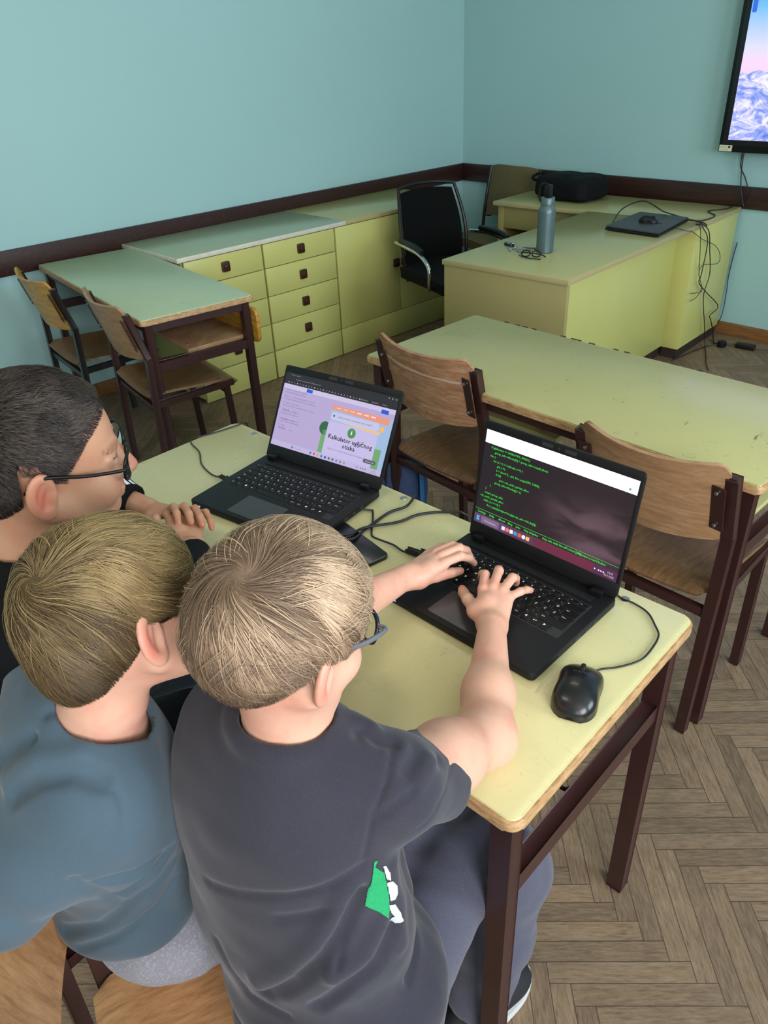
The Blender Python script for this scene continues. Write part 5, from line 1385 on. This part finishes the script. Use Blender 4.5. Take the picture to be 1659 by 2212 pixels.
# --- boy in front
pr, og = person('person in a charcoal T-shirt and dark jeans with tousled fair hair, typing with both hands', -.14, -.22)
sdf_object('body', b3_body, (-.50, -.36, .06), (.10, .46, 1.28), .0024, SK3, pr, og, tone_head(B3H, B3R, (R_HAND, L_HAND)))
sdf_object('t_shirt', b3_shirt, (-.46, -.40, .46), (.06, .12, 1.06), .003, fabric('charcoal_jersey', (43, 42, 51), (51, 50, 60), .9, 700, .22), pr, og)
sdf_object('jeans', b3_jeans, (-.36, -.38, .05), (.12, .26, .62), .004, fabric('grey_black_denim', (66, 67, 80), (80, 80, 96), .9, 600, .35), pr, og)
def cap3(q):
    d = ell(q, (0, -.010, .024), (.080, .098, .083)); d = smin(d, ell(q, (0, -.042, -.008), (.068, .060, .060)), .03)
    return d+.0022*wav(q, 55, 2)+.001*wav(q, 110, 3)
edge3 = lambda q: np.where(q[:, 1] > .02, -.022+.30*(q[:, 1]-.02), np.where(q[:, 1] > -.02, -.012-.1*(q[:, 1]-.02), -.016+.42*(q[:, 1]+.02)))
W3 = (.012, -.080, .070)
H3 = hair_mat('fair_hair', (70, 54, 42), (126, 103, 82), (196, 168, 138))
def cap3b(q):
    return smin(ell(q, (0, -.010, .02), (.0735, .0925, .080)), ell(q, (0, -.046, -.022), (.060, .052, .058)), .03)
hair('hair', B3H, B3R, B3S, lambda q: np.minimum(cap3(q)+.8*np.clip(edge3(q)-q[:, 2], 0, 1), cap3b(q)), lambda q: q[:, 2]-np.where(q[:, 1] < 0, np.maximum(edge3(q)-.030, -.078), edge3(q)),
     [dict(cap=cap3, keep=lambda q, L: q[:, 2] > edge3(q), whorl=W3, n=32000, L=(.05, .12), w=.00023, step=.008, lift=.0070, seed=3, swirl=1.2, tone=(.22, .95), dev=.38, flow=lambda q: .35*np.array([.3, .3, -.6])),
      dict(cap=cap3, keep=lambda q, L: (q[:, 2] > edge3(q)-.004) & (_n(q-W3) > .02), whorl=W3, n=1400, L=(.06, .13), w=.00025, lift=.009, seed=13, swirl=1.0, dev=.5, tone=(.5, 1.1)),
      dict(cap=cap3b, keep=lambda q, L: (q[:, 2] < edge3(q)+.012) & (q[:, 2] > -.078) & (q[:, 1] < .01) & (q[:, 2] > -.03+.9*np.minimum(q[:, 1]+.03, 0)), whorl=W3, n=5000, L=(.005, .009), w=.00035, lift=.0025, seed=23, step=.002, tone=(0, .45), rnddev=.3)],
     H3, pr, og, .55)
decal('shirt_print', b3_shirt, (-.0415, -.199, .8268), (.996, -.033, .08),
      [([(-.0057, .0593), (-.0013, .0568), (-.0061, .0505), (.0043, .0307), (.0059, .007), (.0066, -.0189), (.0042, -.0362), (-.0008, -.0414), (-.0108, -.0213), (-.0243, .0008), (-.018, .0172), (-.0117, .0385)], 0),
       ([(.0042, .0429), (.0085, .038), (.0119, .0231), (.0116, .01), (.0065, .0176)], 1), ([(.0062, .0111), (.0139, .0069), (.0194, -.0075), (.0196, -.0221), (.0149, -.0286), (.0085, -.0245)], 1),
       ([(.0051, -.0285), (.0138, -.0363), (.0179, -.053), (.0192, -.0689), (.0109, -.0688), (-.0002, -.0453), (.0104, -.0548), (.0057, -.0404)], 1)],
      [plain('green_print', (24, 150, 92), .7, var=.25, nscale=300), plain('white_print', (190, 196, 200), .7, var=.2, nscale=300)], pr, og)
glasses(B3H, B3R, B3S, pr, og, plain('dark_blue_frame', (22, 26, 48), .3), plain('silver_temple', (170, 168, 180), .3, .8), 0, 1.5)
def shoe(parent, og, x, y, a, m, sole):
    s = MB()
    def f(u, v):
        t = (u-.5)*2; ang = 2*PI*v; L = .115
        hw = .042*(1-abs(t)**3.2)**.5*(1-.12*math.cos(t*3)) if abs(t) < 1 else 0
        h = (.055-.022*t)*(1-abs(t)**4)**.5 if abs(t) < 1 else 0
        return (max(hw, .001)*math.cos(ang), t*L, .03+max(h, .001)*max(math.sin(ang), -.25))
    s.grid(f, 24, 20); o = s.build('shoe', m, parent, 1.5); o.location = (x-og[0], y-og[1], 0); o.rotation_euler = (0, 0, a)
    MB().prism([(.044*(1-abs(t)**3.2)**.5*k, t*.118) for k, rg_ in ((1, np.linspace(-.99, .99, 18)), (-1, np.linspace(.99, -.99, 18))) for t in rg_], .003, .028, .004).build('sole', sole, o)
SHW = plain('white_rubber_sole', (200, 202, 200), .6); SHB = plain('black_shoe_cloth', (26, 26, 30), .8)
shoe(pr, og, -.095, .10, -.15, SHB, SHW); shoe(pr, og, -.265, .14, .1, SHB, SHW)
# --- boy in grey-blue
pr, og = person('person in a grey-blue long-sleeved shirt with straight dark-blond hair, seen from behind', -.42, -.34)
sdf_object('body', b2_body, (-.72, -.58, .06), (-.22, .08, 1.27), .003, SK3, pr, og, tone_head(B2H, B2R))
sdf_object('long_sleeved_shirt', b2_shirt, (-.70, -.60, .50), (-.20, .06, 1.05), .0032, fabric('grey_blue_jersey', (62, 79, 90), (69, 88, 101), .85, 900, .12), pr, og)
sdf_object('jeans', b2_jeans, (-.64, -.50, .04), (-.24, .18, .62), .004, fabric('grey_washed_denim', (112, 112, 120), (150, 150, 158), .9, 260, .5), pr, og)
def cap2(q):
    d = ell(q, (0, -.012, .022), (.080, .100, .085)); d = smin(d, ell(q, (0, -.050, -.026), (.068, .056, .066)), .03)
    return d+.0020*wav(q, 50, 5)
edge2 = lambda q: np.where(q[:, 1] > .02, -.022+.30*(q[:, 1]-.02), np.where(q[:, 1] > -.015, -.012-.1*(q[:, 1]-.02), -.020+.75*(q[:, 1]+.015)))
W2 = (.016, -.080, .066)
H2 = hair_mat('dark_blond_hair', (40, 30, 23), (92, 74, 48), (168, 144, 98))
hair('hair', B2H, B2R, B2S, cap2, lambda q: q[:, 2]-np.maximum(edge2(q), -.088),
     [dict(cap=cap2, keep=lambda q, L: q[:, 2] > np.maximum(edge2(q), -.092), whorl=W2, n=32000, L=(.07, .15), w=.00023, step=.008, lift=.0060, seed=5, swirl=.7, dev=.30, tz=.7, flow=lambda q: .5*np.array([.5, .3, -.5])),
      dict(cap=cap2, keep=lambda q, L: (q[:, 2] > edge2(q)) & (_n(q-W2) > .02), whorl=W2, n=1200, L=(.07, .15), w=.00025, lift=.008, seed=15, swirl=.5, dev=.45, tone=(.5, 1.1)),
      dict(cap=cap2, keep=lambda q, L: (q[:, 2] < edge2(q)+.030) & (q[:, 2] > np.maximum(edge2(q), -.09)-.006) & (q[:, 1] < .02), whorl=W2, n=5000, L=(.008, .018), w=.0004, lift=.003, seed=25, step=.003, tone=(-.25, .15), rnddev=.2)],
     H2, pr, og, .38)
shoe(pr, og, -.51, .06, .1, SHB, SHW); shoe(pr, og, -.37, .08, -.1, SHB, SHW)
# --- boy with dark hair
pr, og = person('person in a black jacket with cropped dark hair, black glasses and clasped hands', -.67, -.31)
sdf_object('body', b1_body, (-1.02, -.44, .06), (-.50, .17, 1.33), .0026, SK1, pr, og, tone_head(B1H, B1R, (B1R_HAND, B1L_HAND)))
sdf_object('jacket', b1_jacket, (-1.15, -.46, .46), (-.46, .16, 1.14), .0036, fabric('black_jacket_cloth', (9, 9, 11), (13, 13, 15), .9, 500, .04, 0), pr, og)
sdf_object('jeans', b1_jeans, (-.84, -.46, .04), (-.50, .14, .62), .006, fabric('black_trousers', (26, 27, 32), (34, 35, 40), .9, 500, .2), pr, og)
def cap1(q):
    d = ell(q, (0, -.010, .018), (.0745, .0945, .083)); return smin(d, ell(q, (0, -.045, -.03), (.062, .052, .062)), .03)
def edge1(q):
    y = q[:, 1]; return np.where(y > .045, .034+.75*(y-.045), np.where(y > .02, -.004+1.5*(y-.02), np.where(y > -.012, -.012-.2*y, np.where(y > -.035, .004, -.045+1.0*(y+.035)))))
H1 = hair_mat('dark_brown_hair', (14, 11, 10), (34, 28, 25), (84, 74, 66))
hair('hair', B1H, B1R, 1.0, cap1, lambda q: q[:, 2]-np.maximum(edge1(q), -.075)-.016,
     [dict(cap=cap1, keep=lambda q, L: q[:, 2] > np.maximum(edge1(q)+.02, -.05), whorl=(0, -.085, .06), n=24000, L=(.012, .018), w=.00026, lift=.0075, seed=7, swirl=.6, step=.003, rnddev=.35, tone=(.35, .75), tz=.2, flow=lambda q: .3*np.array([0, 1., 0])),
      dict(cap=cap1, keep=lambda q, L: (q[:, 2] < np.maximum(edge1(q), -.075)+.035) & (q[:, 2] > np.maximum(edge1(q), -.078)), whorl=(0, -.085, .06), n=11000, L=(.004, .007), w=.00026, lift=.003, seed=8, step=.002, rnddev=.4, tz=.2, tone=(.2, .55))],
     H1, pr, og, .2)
glasses(B1H, B1R, 1.0, pr, og, M['black'], M['black'], -.003, 1.2)
decal('sleeve_stripe', b1_jacket, (-1.030, .062, .885), (-.1, .35, .93), [([(-.03, -.016), (.04, -.016), (.04, -.006), (-.03, -.006)], 1), ([(-.03, .0), (.04, .0), (.04, .010), (-.03, .010)], 1)], [M['label'], plain('white_stripe', (225, 225, 222), .7)], pr, og)
shoe(pr, og, -.735, .06, .1, SHB, SHW); shoe(pr, og, -.605, .07, -.1, SHB, SHW)
# chairs the pupils sit on
school_chair('orange plywood chair under the person in the charcoal T-shirt, turned slightly, bare seat corner showing', tuple(F((-.275, -.500, 0))), FA-.37, .42, .80, 'ply_orange', 'ply_orange', zseat=.43)
school_chair('plywood chair hidden behind the person in grey-blue', tuple(F((-.72, -.47, 0))), FA, .40, .80, 'ply_seat', 'ply', zseat=.43)
